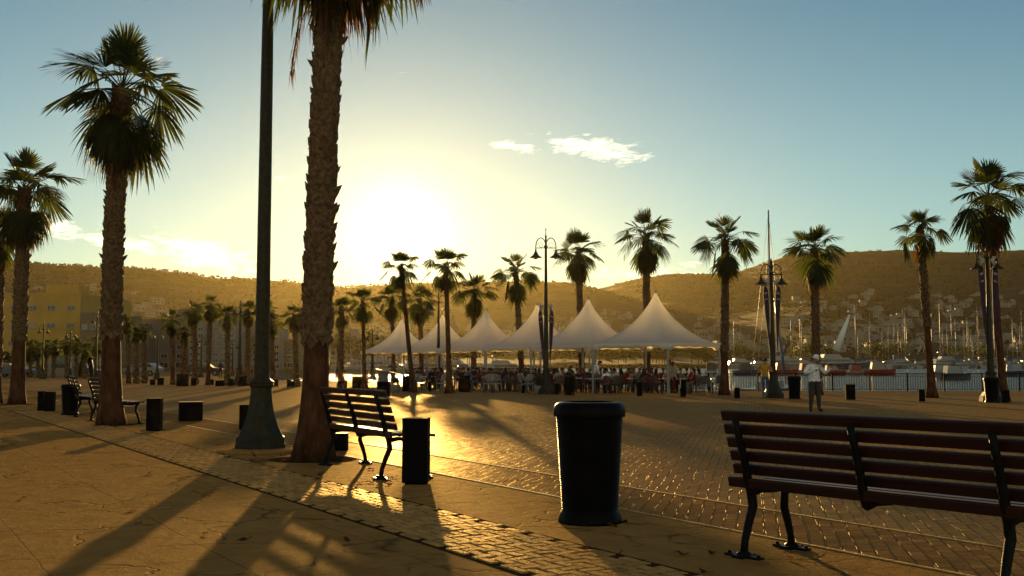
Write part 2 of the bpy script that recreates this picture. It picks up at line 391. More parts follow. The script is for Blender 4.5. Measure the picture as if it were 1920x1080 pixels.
# ------------------------------------------------------------------ far land, hills, water
def interp(x, tab):
    xs = [t[0] for t in tab]; ys = [t[1] for t in tab]; return float(np.interp(x, xs, ys))
RIDGE1 = [(-900,500),(-400,470),(-200,478),(0,486),(50,490),(100,493),(200,497),(300,503),(400,516),(480,522),(540,524),(590,535),(650,536),(700,532),(760,529),(830,528),(950,524),(1050,525),(1100,534),(1130,543),(1200,560),(1270,578),(1350,600),(1450,625),(1600,650),(2500,668)]
RIDGE2 = [(600,640),(800,590),(1000,560),(1120,541),(1160,531),(1200,521),(1260,512),(1330,513),(1380,511),(1420,497),(1470,479),(1530,469),(1560,471),(1620,468),(1700,466),(1800,470),(1900,467),(1960,465),(2100,460),(2400,470),(3000,500)]
SHORE = [(-900,205),(380,205),(474,300),(900,330),(960,420),(1000,500),(1300,515),(2600,540)]
R1, R2 = 1500., 2300.
_rs = np.random.RandomState(3); _ang = _rs.rand(7, 2)*6.28
def wob(x, y):
    v = 0; a = 1; f = 1/420.
    for k in range(5):
        v += a*math.sin(x*f*math.cos(_ang[k,0])+y*f*math.sin(_ang[k,0])+_ang[k,1]+v); a *= .55; f *= 2.05
    return v
def hgt(px, r):
    az = math.atan((px-960)/F); x = r*math.sin(az); y = r*math.cos(az)
    c = 1/math.cos(az)
    h = 1.2
    for tab, RR, pw in ((RIDGE1, R1, 1.55), (RIDGE2, R2, 1.7)):
        e = (HZ-interp(px, tab))/F/c; rr = RR*(1+.06*math.sin(px*.004+RR))
        H = e*rr
        t = (r-420)/(rr-420)
        if t <= 0: continue
        if t < 1:
            p = t**pw; h0 = H*p + H*.05*wob(x, y)*(4*t*(1-t))*(1-t)
        else: h0 = H*(1-min(1, (t-1)*1.2)**1.2*.8)
        h = max(h, h0)
    return h
def terrain():
    pxs = list(range(-1900, 3900, 26)); vs = []; rows = 120
    for px in pxs:
        rs = interp(px, SHORE); az = math.atan((px-960)/F)
        for k in range(rows):
            t = (k-1)/(rows-2); r = rs if k == 0 else rs + (3300-rs)*t**1.15
            z = -2.5 if k == 0 else (min(.8, hgt(px, r)) if k < 3 else hgt(px, r))
            if k >= 3 and r > 1000: z += .8*math.sin(px*.71+r*.05)+random.uniform(-.8, .8)
            if k and r < 430 and px < 560: z = -.12
            vs.append((r*math.sin(az), r*math.cos(az), z))
    fs = []
    for i in range(len(pxs)-1):
        for k in range(rows-1): fs.append((i*rows+k, (i+1)*rows+k, (i+1)*rows+k+1, i*rows+k+1))
    mb = MB(); mb.add(vs, fs, 0, True)
    m = bpy.data.materials.new('scrub_hillside'); m.use_nodes = True
    nt, n, Mt, ramp, noise, mix = nodes(m); p = nt.nodes['Principled BSDF']; L = nt.links
    tc = nt.nodes.new('ShaderNodeTexCoord').outputs['Object']
    a = noise(.006, 8, .62, tc, .6); b = noise(.05, 6, .7, tc)
    c = ramp(a.outputs['Fac'], .4, (.018, .018, .008), .62, (.060, .046, .024))
    c = mix(.5, c, ramp(b.outputs['Fac'], .4, (.008, .012, .005), .65, (.06, .052, .03)))
    L.new(c, p.inputs['Base Color']); p.inputs['Roughness'].default_value = .95; p.inputs['Specular IOR Level'].default_value = .1
    bp = nt.nodes.new('ShaderNodeBump'); bp.inputs['Distance'].default_value = 9; L.new(b.outputs['Fac'], bp.inputs['Height']); L.new(bp.outputs[0], p.inputs['Normal'])
    o = mb.build('hills', m); tag(o, kind='structure')
random.seed(7); terrain()
def water():
    m = bpy.data.materials.new('harbour_water'); m.use_nodes = True
    nt, n, Mt, ramp, noise, mix = nodes(m); p = nt.nodes['Principled BSDF']; L = nt.links
    p.inputs['Base Color'].default_value = (.03, .045, .03, 1); p.inputs['Roughness'].default_value = .12; p.inputs['IOR'].default_value = 1.33
    tc = nt.nodes.new('ShaderNodeTexCoord').outputs['Object']
    a = noise(1.6, 4, .6, tc); b = noise(.25, 3, .5, tc)
    bp = nt.nodes.new('ShaderNodeBump'); bp.inputs['Distance'].default_value = .40
    L.new(Mt('ADD', a.outputs['Fac'], b.outputs['Fac']), bp.inputs['Height']); L.new(bp.outputs[0], p.inputs['Normal'])
    mb = MB(); mb.add([(-150, 40, -1), (900, 40, -1), (900, 640, -1), (-150, 640, -1)], [(0, 1, 2, 3)])
    tag(mb.build('water', m), kind='structure')
water()
# ------------------------------------------------------------------ palms
def fan_leaf(mb, origin, phi, th, plen, blen, rnd, nseg=26, mats=(0, 1), spread=105, droop=.35, fold=.0, pw=.022, sub=3):
    """one fan leaf: an arched petiole and a pleated blade of free-tipped segments"""
    o = Vector(origin); h = Vector((math.cos(phi), math.sin(phi), 0)); Z = Vector((0, 0, 1)); s = Z.cross(h)
    p = o.copy(); t = th; pts = [p.copy()]; k = 4
    for i in range(k):
        d = h*math.cos(t)+Z*math.sin(t); p = p+d*plen/k; pts.append(p.copy()); t -= droop*.32*math.cos(th)
    if mats[1] is not None: mb.tube(pts, [pw, pw*.8, pw*.7, pw*.6, pw*.5], n=4, m=mats[1], smooth=False, cap=False)
    t -= droop*.5*math.cos(th)
    dirc = h*math.cos(t)+Z*math.sin(t); nrm = -h*math.sin(t)+Z*math.cos(t)
    roll = rnd.uniform(-.5, .5); s2 = (s*math.cos(roll)+nrm*math.sin(roll)); n2 = (nrm*math.cos(roll)-s*math.sin(roll))
    da = 2*R(spread)/nseg
    vs = []; fs = []
    for i in range(nseg):
        a = -R(spread)+da*(i+.5); L = blen*(1-.28*abs(a/R(spread))**2)*rnd.uniform(.9, 1.06)
        d0 = dirc*math.cos(a)+s2*math.sin(a)
        up = n2*(fold*abs(math.sin(a)))
        side = (-dirc*math.sin(a)+s2*math.cos(a))
        g = droop*rnd.uniform(.7, 1.4); jit = rnd.uniform(-.05, .05)
        def pt(u): return p+(d0+up+side*jit*u)*(L*u)-Z*(g*L*u*u*(.55+.45*abs(math.sin(a)))*.85)
        w = lambda u: L*u*math.tan(da/2)*1.05
        b = len(vs); z0 = .012*blen
        U = (.06, .36, .60, .84, 1.0); ww = [w(.06), w(.36), w(.56), w(.56)*.55, .0]
        for u, q in zip(U, ww):
            c = pt(u)
            if u == 1.0: vs.append(c)
            else: vs += [c-side*q+n2*z0*u, c+side*q-n2*z0*u]
        for j in range(3): fs.append((b+2*j, b+2*j+1, b+2*j+3, b+2*j+2))
        fs.append((b+6, b+7, b+8))
    mb.add(vs, fs, mats[0], False)
def palm_crown(rnd, n_up=9, n_mid=11, n_low=11, n_dry=12, sc=1.0, nseg=26, pet=1.0):
    """green leaves (0 leaf,1 petiole) and dry skirt meshes; heart at the origin"""
    g = MB(); d = MB(); ga = 2.39996
    k = 0
    for i in range(n_up):
        th = R(84-46*(i/max(1, n_up-1))+rnd.uniform(-8, 8)); fan_leaf(g, (0, 0, .05*sc), k*ga+rnd.uniform(-.3, .3), th, rnd.uniform(.35, .85)*sc*pet, rnd.uniform(.72, .98)*sc, rnd, nseg, spread=rnd.uniform(65, 95), droop=rnd.uniform(.10, .28), fold=rnd.uniform(0, .35)); k += 1
    for i in range(n_mid):
        th = R(46-50*(i/max(1, n_mid-1))+rnd.uniform(-9, 9)); fan_leaf(g, (0, 0, 0), k*ga+rnd.uniform(-.35, .35), th, rnd.uniform(.7, 1.1)*sc*pet, rnd.uniform(.82, 1.05)*sc, rnd, nseg, spread=rnd.uniform(80, 110), droop=rnd.uniform(.3, .6)); k += 1
    for i in range(n_low):
        th = R(-8-48*(i/max(1, n_low-1))+rnd.uniform(-9, 9)); fan_leaf(g, (0, 0, -.1*sc), k*ga+rnd.uniform(-.35, .35), th, rnd.uniform(.6, 1.0)*sc*pet, rnd.uniform(.80, 1.02)*sc, rnd, nseg, spread=rnd.uniform(75, 100), droop=rnd.uniform(.6, 1.0)); k += 1
    for i in range(n_dry):
        th = R(-52-32*(i/max(1, n_dry-1))+rnd.uniform(-6, 6)); fan_leaf(d, (.1*math.cos(k*ga), .1*math.sin(k*ga), (-.25-.5*i/n_dry)*sc), k*ga, th, rnd.uniform(.3, .6)*sc, rnd.uniform(.6, .85)*sc, rnd, nseg, spread=rnd.uniform(50, 80), droop=rnd.uniform(.5, .9)); k += 1
    return g, d
def trunk_pts(H, lean, n, sway=0, pw=1.0):
    return [Vector((lean[0]*(t**pw)+sway*math.sin(t*3.1), lean[1]*(t**pw), H*t)) for t in [i/(n-1) for i in range(n)]]
def palm(loc, H, lean, r0, flare, zsmooth, crown, rnd, near=True, name='palm_tree', rtop=None, nboot=None, bsize=1.0, sway=0, sc=1.0, pw=1.0, dirt=True, ridge=True):
    root = empty(name, loc)
    n = 26; P = trunk_pts(H, lean, n, sway, pw); rtop = rtop or r0*.82
    rad = []
    for i, p in enumerate(P):
        t = p.z/H; r = r0+(rtop-r0)*t + flare*math.exp(-p.z/(.55)) + .02*r0*math.sin(p.z*9)
        if p.z > zsmooth: r *= .90
        rad.append(r)
    tb = MB(); tb.tube(P, rad, n=16 if near else 8)
    to = tb.build('trunk', M['trunk'], root)
    # boots: old leaf bases in a spiral
    bb = MB(); ga = 2.39996; Hb = H-zsmooth
    nb = nboot or int(Hb*r0*6.28/(.032*bsize*bsize))
    for i in range(nb):
        t = (zsmooth+Hb*(i+.5)/nb)/H; f = t*(n-1); j = min(n-2, int(f)); p = P[j].lerp(P[j+1], f-j); r = rad[j]*(1-(f-j))+rad[j+1]*(f-j)
        th = i*ga+rnd.uniform(-.2, .2); h = Vector((math.cos(th), math.sin(th), 0)); s = Vector((-h.y, h.x, 0)); Z = Vector((0, 0, 1))
        w = rnd.uniform(.075, .12)*bsize; L = rnd.uniform(.15, .24)*bsize; out = rnd.uniform(.045, .095)*bsize*(1.7 if rnd.random() < .08 else 1); sk = rnd.uniform(-.6, .6)*w
        c = p+h*(r-.02)
        a = c-s*w; b = c+s*w; e = c+h*(.03*bsize+out*.5)+Z*L*.55
        a2 = e-s*w*.75+s*sk*.4; b2 = e+s*w*.75+s*sk*.4; tip = c+h*(.02+out)+Z*L+s*sk
        m0 = c+h*.035*bsize+Z*(-.02)
        vs = [a, b, m0, a2, b2, e+h*.022*bsize, tip, c+Z*L*.6-s*w*.6, c+Z*L*.6+s*w*.6]
        bb.add(vs, [(0, 2, 5, 3), (2, 1, 4, 5), (3, 5, 6), (5, 4, 6), (0, 3, 7), (1, 8, 4), (3, 6, 7), (4, 8, 6)], 0)
    bo = bb.build('leaf_boots', M['boot'], root, recalc=False)
    if ridge:
        rb = MB()
        for i in range(26 if near else 12):
            th = i*6.283/(26 if near else 12)+rnd.uniform(-.15, .15); f = zsmooth/H*(n-1); j = int(f); p = P[j].lerp(P[j+1], f-j); r = rad[j]
            h = Vector((math.cos(th), math.sin(th), 0)); s = Vector((-h.y, h.x, 0)); w = .085*bsize; o_ = rnd.uniform(.03, .065)*bsize
            c = p+h*(r-.01)+Vector((0, 0, rnd.uniform(-.03, .12)))
            rb.add([c-s*w+Vector((0,0,.09)), c+s*w+Vector((0,0,.09)), c+h*o_+s*w*.8-Vector((0,0,.02)), c+h*o_-s*w*.8-Vector((0,0,.05)), c+h*o_*.6-Vector((0,0,.17*bsize*rnd.uniform(.3,1)))], [(0,1,2,3),(3,2,4),(0,3,4),(1,4,2)], 0)
        rb.build('cut_leaf_collar', M['boot'], to, recalc=False)
    top = P[-1]
    for nm, o_, ms in crown:
        c = bpy.data.objects.new(nm, o_); COL.objects.link(c); c.parent = root; c.location = top; c.scale = (sc, sc, sc); c.rotation_euler = (0, 0, rnd.uniform(0, 6.28))
    return root
def crown_meshes(seed, **k):
    rnd = random.Random(seed); g, d = palm_crown(rnd, **k)
    a = g.build('crown', [M['leaf'], M['petiole']], recalc=False); b = d.build('dry_skirt', [M['dry'], M['petiole']], recalc=False)
    out = [('crown', a.data, 0), ('dry_skirt', b.data, 0)]
    for o in (a, b): bpy.data.objects.remove(o)
    return out
CR = {'B': crown_meshes(11, nseg=34, n_up=11, n_mid=13, n_low=13, n_dry=12), 'A': crown_meshes(23, nseg=30, n_up=10, n_mid=12, n_low=11, n_dry=10),
      'C': crown_meshes(37, nseg=36, n_dry=30, n_up=8, n_mid=10, n_low=14)}
for i in range(6): CR[i] = crown_meshes(100+i*7, nseg=22, n_up=8+i % 2, n_mid=11+(i*2) % 3, n_low=6+(i*5) % 3, n_dry=[8, 12, 6, 11, 9, 13][i])
CR['thin'] = crown_meshes(71, nseg=20, n_up=7, n_mid=10, n_low=5, n_dry=9, pet=1.15)
PALM_S = 1.62   # crown radius for sc=1
rp = random.Random(99)
def place_palm(bx, by, tx, hy, rpx, top=None, key=0, r=.26, flare=.12, zs=.2, label='', group=None, D=None, near=False, sway=0, pw=1.0, bs=1.25, rtop=None, nboot=None):
    """base pixel (bx,by) or distance D, crown heart at pixel (tx,hy), crown radius in pixels"""
    if D is None: D = (G(bx, by)).y
    x0 = XA(bx, D, 0); zt = ZA(hy, D); x1 = XA(tx, D, zt); ppm = F/D
    sc = rpx/ppm/PALM_S
    o = palm((x0, D, 0), zt, (x1-x0, 0), r, flare, zs*zt if zs < 1 else zs, CR[key], rp, near=near, sc=sc, sway=sway, pw=pw, bsize=bs, rtop=rtop, nboot=nboot)
    tag(o, label, 'palm tree', group); return o
def hanging_frond(root, x, y, z0, pts, seed):
    r = random.Random(seed); mb = MB()
    P_ = [Vector(p) for p in pts]
    for i in range(46):
        t = r.random()**.8*(len(P_)-1); j = min(len(P_)-2, int(t)); p = P_[j].lerp(P_[j+1], t-j); a = Vector((r.uniform(-.035, .035), r.uniform(-.035, .035), 0)); L = r.uniform(.18, .34)
        mb.add([p+a, p+a+Vector((.014, 0, 0)), p+a*1.8+Vector((r.uniform(-.03, .03), 0, -L))], [(0, 1, 2)])
    mb.tube(P_, [.012]*len(P_), n=4); mb.build('hanging_frond', M['dry'], root, recalc=False)
# three near palms
G0 = 'tall fan palms in the plaza'
bigp = place_palm(588, 862, 640, -300, 290, key='C', r=.18, flare=.17, zs=1.78, near=True, bs=1.12, rtop=.145, label='biggest fan palm behind the slatted bench, crown cut off by the top of the picture', group=G0, nboot=620, sway=-.06)
Db = bigp.location.y; bx_ = bigp.location.x
for k_, (pp) in enumerate(([(566, -40), (562, 10), (556, 55), (549, 100), (545, 140)], [(588, -40), (586, 10), (583, 50)], [(795, -60), (790, -25), (783, -5)])):
    hanging_frond(bigp, 0, 0, 0, [(XA(q[0], Db, 6)-bx_, .05, ZA(q[1], Db)) for q in pp], k_)
place_palm(208, 797, 229, 172, 138, key='B', r=.215, flare=.14, zs=2.05, near=True, bs=1.0, label='tall fan palm with full crown rising between the left benches', group=G0, nboot=560, sway=-.08)
place_palm(32, 758, 46, 358, 92, key='A', r=.22, flare=.10, zs=2.3, near=True, bs=1.1, label='fan palm near the left edge with smooth reddish lower trunk', group=G0, nboot=320)
place_palm(-14, 756, -6, 440, 62, key=2, r=.26, label='fan palm whose crown just enters at the left edge', group=G0)
G1 = 'fan palms around the tents'
row = [
 (684, 733, 680, 566, 36, 'thin', .13, 'slim palm left of the first tent beside a black box', 0, .95, None),
 (738, None, 735, 560, 36, 3, .20, 'rough trunked palm rising behind the leftmost tent peak', 0, .1, 84),
 (775, 736, 752, 500, 40, 'thin', .15, 'leaning slim palm in front of the leftmost tent', 0, .9, None),
 (791, None, 787, 566, 36, 1, .21, 'short palm between the first two tents, behind them', 0, .2, 80),
 (843, 738, 836, 498, 46, 'thin', .165, 'straight smooth trunked palm in front of the second tent', 0, .93, None),
 (888, None, 889, 548, 43, 4, .21, 'palm behind the third tent from the left', 0, .2, 68),
 (980, None, 967, 512, 47, 0, .22, 'palm behind the fourth tent, left of the double lamp', 0, .25, 63),
 (1092, None, 1084, 474, 50, 5, .22, 'palm behind the fifth tent, right of the double lamp', 0, .25, 57.5),
 (1214, None, 1211, 445, 57, 1, .235, 'tall palm behind the rightmost and nearest tent', 0, .25, 53.5),
 (1358, 741, 1360, 452, 60, 0, .22, 'palm standing right of the last tent', 0, .28, None),
 (1532, 740, 1526, 470, 62, 3, .24, 'palm with brown skirt rising behind the violinist', 0, .05, None),
 (1748, 746, 1725, 430, 52, 'thin', .20, 'slim leaning palm with a shaggy lower trunk by the railing', 0, .42, None),
 (1882, 752, 1853, 372, 86, 5, .19, 'big palm behind the lamp at the right edge', 0, .8, None)]
for i, (bx, by, tx, hy, rpx, key, r_, lab, sw, zs, D) in enumerate(row):
    r_ *= .72
    place_palm(bx, by, tx, hy, rpx, key=key, r=r_, label=lab, group=G1, zs=zs, D=D, bs=.95, flare=.14, rtop=r_*.85)
G2 = 'fan palms along the far side of the plaza'
far = [(241, 719, 239, 606, 18, 'behind the trunk of the tall left palm'), (256, 719, 256, 626, 17, 'shortest of three right of the tall left palm'), (271, 719, 270, 620, 18, 'just left of a double lamp'),
 (324, 721, 322, 602, 25, 'left one of a close pair'), (345, 720, 346, 625, 20, 'small one tucked between taller palms'), (366, 721, 364, 586, 25, 'left of the tallest'),
 (390, 722, 394, 574, 26, 'the tallest of its row'), (426, 722, 427, 592, 25, 'left of the thin lamp'), (463, 723, 466, 585, 25, 'beside the big lamp post'), (502, 723, 498, 582, 24, 'peeking out behind the big lamp post'),
 (510, 724, 509, 605, 26, 'right of the big lamp post'), (556, 725, 552, 592, 28, 'in the gap between lamp post and biggest palm'), (572, 722, 578, 580, 22, 'half hidden by the biggest trunk'), (639, 728, 640, 580, 30, 'right of the biggest trunk')]
for i, (bx, by, tx, hy, rpx, lab) in enumerate(far):
    place_palm(bx, by, tx, hy, rpx, key=(0, 3, 5, 1, 4, 2)[i % 6], r=.125, label='backlit far fan palm '+lab, group=G2, zs=.03 if i % 3 else .3, bs=1.15, flare=.08)
far2 = [(57, 716, 57, 655, 20), (72, 717, 70, 652, 20), (84, 716, 88, 650, 19), (100, 717, 103, 651, 18), (124, 717, 125, 645, 18), (142, 717, 144, 645, 18), (158, 717, 160, 656, 15), (184, 718, 181, 645, 22)]
wh = ['leftmost small one in the dim grove', 'second small one in the dim grove', 'third small one in the dim grove', 'fourth small one in the dim grove', 'by the left double lamp', 'between the two left lamps', 'lowest and smallest of the grove', 'behind the tall left palm, at its left']
for i, (bx, by, tx, hy, rpx) in enumerate(far2):
    place_palm(bx, by, tx, hy, rpx, key=(1, 4, 0, 5, 2, 3)[i % 6], r=.12, label='low far palm, '+wh[i], group=G2, zs=.1, bs=1.2, flare=.06, D=104-i)
# ------------------------------------------------------------------ main lamp, lamps
def lamp_head(root, z, w, sc, mname='lampgreen', shade=True):
    """two scroll arms with bell shades; z = height of the cross bar"""
    for s in (-1, 1):
        a = MB()
        pts = [(s*.03, 0, z)]+[(s*(w*.5+.5*w*math.cos(t)), 0, z+.06+.36*sc*math.sin(t)*1.15) for t in [math.pi*(1-i/10) for i in range(11)]]+[(s*w, 0, z-.08*sc)]
        a.tube(pts[1:], .018*sc*1.3, n=6)
        a.tube([(s*.03, 0, z), (s*w*1.06, 0, z)], .016*sc*1.3, n=6)
        sp = [(s*(w*.52+(.17-.012*i)*sc*math.cos(i*.7)), 0, z+.12*sc+(.15-.010*i)*sc*math.sin(i*.7)) for i in range(11)]
        a.tube(sp, .011*sc, n=5)
        ao = a.build('lamp_arm', M[mname], root)
        sh = MB(); zz = z-.08*sc
        sh.lathe([(.035*sc, 0), (.05*sc, -.03*sc), (.04*sc, -.10*sc), (.09*sc, -.14*sc), (.10*sc, -.20*sc), (.16*sc, -.27*sc), (.29*sc, -.36*sc), (.29*sc, -.375*sc), (.13*sc, -.36*sc)], n=14, c=(s*w, 0, zz))
        so_ = sh.build('lamp_shade', M[mname], root)
        lb = MB(); lb.lathe([(.03*sc, -.33*sc), (.09*sc, -.36*sc), (.10*sc, -.40*sc), (.05*sc, -.45*sc)], n=10, c=(s*w, 0, zz))
        lb.build('bulb_glass', M['glass'], so_)
M['glass'] = mat('dusty_glass', (.30, .29, .24), .2, var=.1)
def lamp_post(loc, top, zarm, label, rz=0, base=1.0, group=None, w=.47, sc=1.0, r=.085, near=False):
    root = empty('street_lamp', loc, rz)
    b = MB(); k = base
    prof = [(.43, 0), (.43, .07), (.415, .09), (.415, .19), (.385, .205), (.37, .23), (.33, .30), (.285, .40), (.245, .52), (.215, .65), (.195, .78), (.183, .92), (.180, .99), (.20, 1.01), (.215, 1.035), (.20, 1.06), (.175, 1.08)]
    b.lathe([(x*k, z*k) for x, z in prof], n=8, smooth=False, ph=.5)
    b.build('lamp_base', M['lampgreen'], root, bevel=.008 if near else 0)
    s = MB(); z0 = 1.06*k
    s.lathe([(.20*k, z0), (.205*k, z0+.03), (.17*k, z0+.05), (.135*k, z0+.08), (.128*k, z0+.14), (.118*k, z0+.6), (r, zarm*.75), (r*.8, zarm), (r*1.3, zarm+.02), (r*1.3, zarm+.10), (r*.7, zarm+.13), (r*.55, zarm+.5), (r*.9, zarm+.53), (r*.3, zarm+.60), (r*.22, top-.12), (r*.5, top-.10), (.005, top)], n=16 if near else 10)
    s.build('lamp_pole', M['lampgreen'], root)
    if near:
        d = MB()
        d.box((0, -.385*k*.93, .14), (.18, .02, .06)); d.box((.02, -.225, .62), (.12, .03, .22), rot=Matrix.Rotation(R(-10), 3, 'X'))
        d.build('maker_plate', M['lampgreen'], root, bevel=.01)
    lamp_head(root, zarm, w, sc)
    return tag(root, label, 'street lamp', group or 'double armed street lamps')
p = G(484, 846); lamp_post((p.x, p.y+.15, .03), 9.6, 8.6, 'huge dark green lamp post with eight sided flared base beside the biggest palm', base=1.0, near=True, w=.6, sc=1.2, r=.098, rz=.2)
def pad(px, py, r, r2):
    p = G(px, py); mb = MB(); mb.lathe([(r, 0), (r, .035), (r-.02, .045), (r2, .047)], n=36, c=(0, 0, 0))
    o = mb.build('lamp_footing', M['concrete'], loc=(p.x, p.y+.12, 0)); tag(o, 'round concrete footing under the huge lamp post', 'footing')
pad(482, 848, .66, .1)
def lamp_px(bx, by, army, finy, lab, shade_px=19, D=None, base=1.0, r=.07):
    D = D or G(bx, by).y; za = ZA(army, D); zt = ZA(finy, D); w = shade_px*D/F
    return lamp_post((XA(bx, D), D, 0), zt, za, lab, base=base, w=w, sc=w/.47, r=r), D
lamp_px(1024, 739, 465, 427, 'tall double lamp between the fourth and fifth tents')
lamp_px(1449, 746, 515, 484, 'double lamp with two furled banners behind the man in mustard')
lamp_px(1857, 753, 486, 448, 'double lamp at the right edge above a black bin')
lamp_px(822, None, 568, 528, 'double lamp behind the second tent, its head between palm crowns', D=66, shade_px=14)
lamp_px(698, None, 629, 618, 'small far double lamp left of the first tent', D=88, shade_px=9)
lamp_px(449, 722, 580, 566, 'slim lamp beside the palms left of the huge lamp post', shade_px=10)
for bx, ay, fy, D, lab in ((80, 617, 597, 95, 'leftmost far lamp before the yellow building'), (131, 625, 612, 98, 'second far lamp from the left before the yellow building'), (180, 598, 580, 82, 'far lamp just left of the tall left palm'),
    (295, 627, 619, 92, 'far lamp between two small palm groups'), (377, 640, 630, 104, 'far lamp behind the tallest far palm'), (436, 646, 638, 112, 'far lamp low beside the slim lamp'), (633, 657, 648, 100, 'far lamp right of the biggest palm trunk')):
    lamp_px(bx, None, ay, fy, lab, D=D, shade_px=8, base=.8, r=.06)
# banners
M['banner'] = mat('purple_cloth', (.030, .014, .032), .8, var=.4, scale=3)
M['bannerprint'] = mat('pale_print', (.30, .26, .27), .8, var=.3)
M['clip'] = mat('sheer_white_cloth', (.32, .30, .27), .7, var=.2)
def banner(x, y, ztop, zbot, s, lab, lean):
    H = ztop-zbot; root = empty('banner', (x, y, ztop))
    mb = MB(); W_ = .21
    prof = [(0, .55), (-.06, .9), (-.16, 1.0), (-.45, .82), (-.8, .35), (-1, .08)]; vs = []; fs = []; n = 5
    for t, w in prof:
        cx = s*.12*0+lean*(-t)
        for k in range(n):
            q = k/(n-1)-.5; vs.append((cx+q*W_*w, .05*math.cos(q*9)*w, t*H))
        for k in range(n):
            q = (n-1-k)/(n-1)-.5; vs.append((cx+q*W_*w, .05*math.cos(q*9)*w+.03, t*H))
    m = 2*n
    for i in range(len(prof)-1):
        for k in range(m): fs.append((i*m+k, i*m+(k+1) % m, (i+1)*m+(k+1) % m, (i+1)*m+k))
    mb.add(vs, fs, 0, True); mb.build('cloth', M['banner'], root)
    pr = MB()
    for zz, hh in ((-.10, .05), (-.19, .03)): pr.box((lean*(-zz), -.012+.03, zz*H), (W_*.6, .10, hh*H*.5), rot=Matrix.Rotation(.5*s, 3, 'Y'))
    pr.build('printed_emblem', M['bannerprint'], root)
    c = MB(); c.tube([(-.02, 0, .0), (-.1*s, 0, .22), (.05*s, 0, .34)], [.05, .10, .02], n=6, flat=.3); c.build('tie', M['clip'], root)
    tag(root, lab, 'banner', 'narrow dark banners hung on the lamps')
def brackets(x, y, z, w):
    pass
for lx, D, t, b, names in ((1024, G(1024, 739).y, 583, 690, ('left dark banner on the lamp by the tents', 'right dark banner on the lamp by the tents')),
                     (1449, G(1449, 746).y, 538, 660, ('left dark banner on the lamp behind the mustard shirt', 'right dark banner on the lamp behind the mustard shirt')),
                     (1857, G(1857, 753).y, 498, 655, ('left dark banner on the right edge lamp', 'right dark banner on the right edge lamp'))):
    X = XA(lx, D)
    for s, nm in ((-1, names[0]), (1, names[1])):
        banner(X+s*.27, D-.05, ZA(t, D), ZA(b, D), s, nm, -s*.16 if s < 0 else -.10)
# ------------------------------------------------------------------ benches
def bench_proto():
    root = empty('slatted_bench', (0, 0, 0)); L = 1.9
    def frame(x, legs):
        mb = MB(); w = .055
        rear = [(x, .0, .02), (x, .015, .12), (x, .06, .24), (x, .115, .36), (x, .10, .46), (x, .06, .56), (x, .02, .72), (x, -.035, .88), (x, -.08, 1.01)]
        if legs: mb.tube(rear, [.030, .028, .032, .036, .036, .034, .030, .028, .024], n=8)
        else: mb.tube(rear[4:], [.034, .034, .030, .028, .024], n=8)
        mb.tube([(x, .10, .46), (x, .22, .475), (x, .40, .465), (x, .58, .49)], [.032, .026, .026, .022], n=8)
        o = mb.build('bench_frame', M['iron'], root)
        if legs:
            f = MB(); f.tube([(x, .56, .49), (x, .505, .42), (x, .50, .32), (x, .545, .20), (x, .575, .10), (x, .585, .02)], [.030, .032, .032, .030, .026, .030], n=8)
            f.build('front_leg', M['iron'], root)
            for yy, nm in ((0, 'foot'), (.585, 'foot')):
                t = MB(); t.box((x, yy, .012), (.10, .17, .022)); t.lathe([(.055, 0), (.055, .03), (.04, .045)], n=10, c=(x, yy, 0))
                t.box((x-.10, yy, .010), (.11, .07, .018)); t.box((x+.10, yy, .010), (.11, .07, .018))
                for q in (-.13, .13): t.lathe([(.016, .018), (.016, .035)], n=6, c=(x+q, yy, 0))
                t.build(nm, M['iron'], root, bevel=.004)
    frame(0, True); frame(L/2, False); frame(L, True)
    x0, x1 = -.17, L+.17
    for i in range(5):   # back slats
        t = i/4; y = .075-.135*t; z = .63+.40*t
        mb = MB(); mb.box(((x0+x1)/2, y+.045, z), (x1-x0, .034, .078), rot=Matrix.Rotation(R(18), 3, 'X'))
        mb.build('back_slat', M['slat'], root, bevel=.008)
    for i in range(6):
        t = i/5; y = .10+.50*t; z = .525+.012*math.cos(t*5)-(.0 if t < .9 else .012)
        mb = MB(); mb.box(((x0+x1)/2, y, z), (x1-x0, .082, .034), rot=Matrix.Rotation(R(-6 if t > .9 else 2), 3, 'X'))
        mb.build('seat_slat', M['slat'], root, bevel=.008)
    mb = MB(); mb.box(((x0+x1)/2, .055, .535), (x1-x0, .03, .075), rot=Matrix.Rotation(R(12), 3, 'X')); mb.build('seat_slat', M['slat'], root, bevel=.008)
    return root
B0 = bench_proto()
GB = 'slatted park benches on the plaza'
def bench(o, px, py, dx, dy, lab, off=(0, 0)):
    p = G(px, py); o.location = (p.x+off[0], p.y+off[1], 0); o.rotation_euler = (0, 0, math.atan2(dy, dx)); tag(o, lab, 'bench', GB)
benches = [(1395, 1045, .64, -.77, 'dark red slatted bench seen from behind, cut off by the right edge'), (610, 872, .49, -.87, 'slatted bench at the foot of the biggest palm next to a square bollard'),
           (170, 790, .60, -.80, 'slatted bench half hidden behind the tall left palm trunk'), (131, 776, .45, -.89, 'slatted bench next to the bin on the left'), (-30, 745, .45, -.89, 'slatted bench cut off by the left edge')]
bcopies = [B0]+[copy_tree(B0) for _ in benches[1:]]
for o, b in zip(bcopies, benches): bench(o, *b)
bcopies[1].scale = (1.07, 1.02, 1.02)
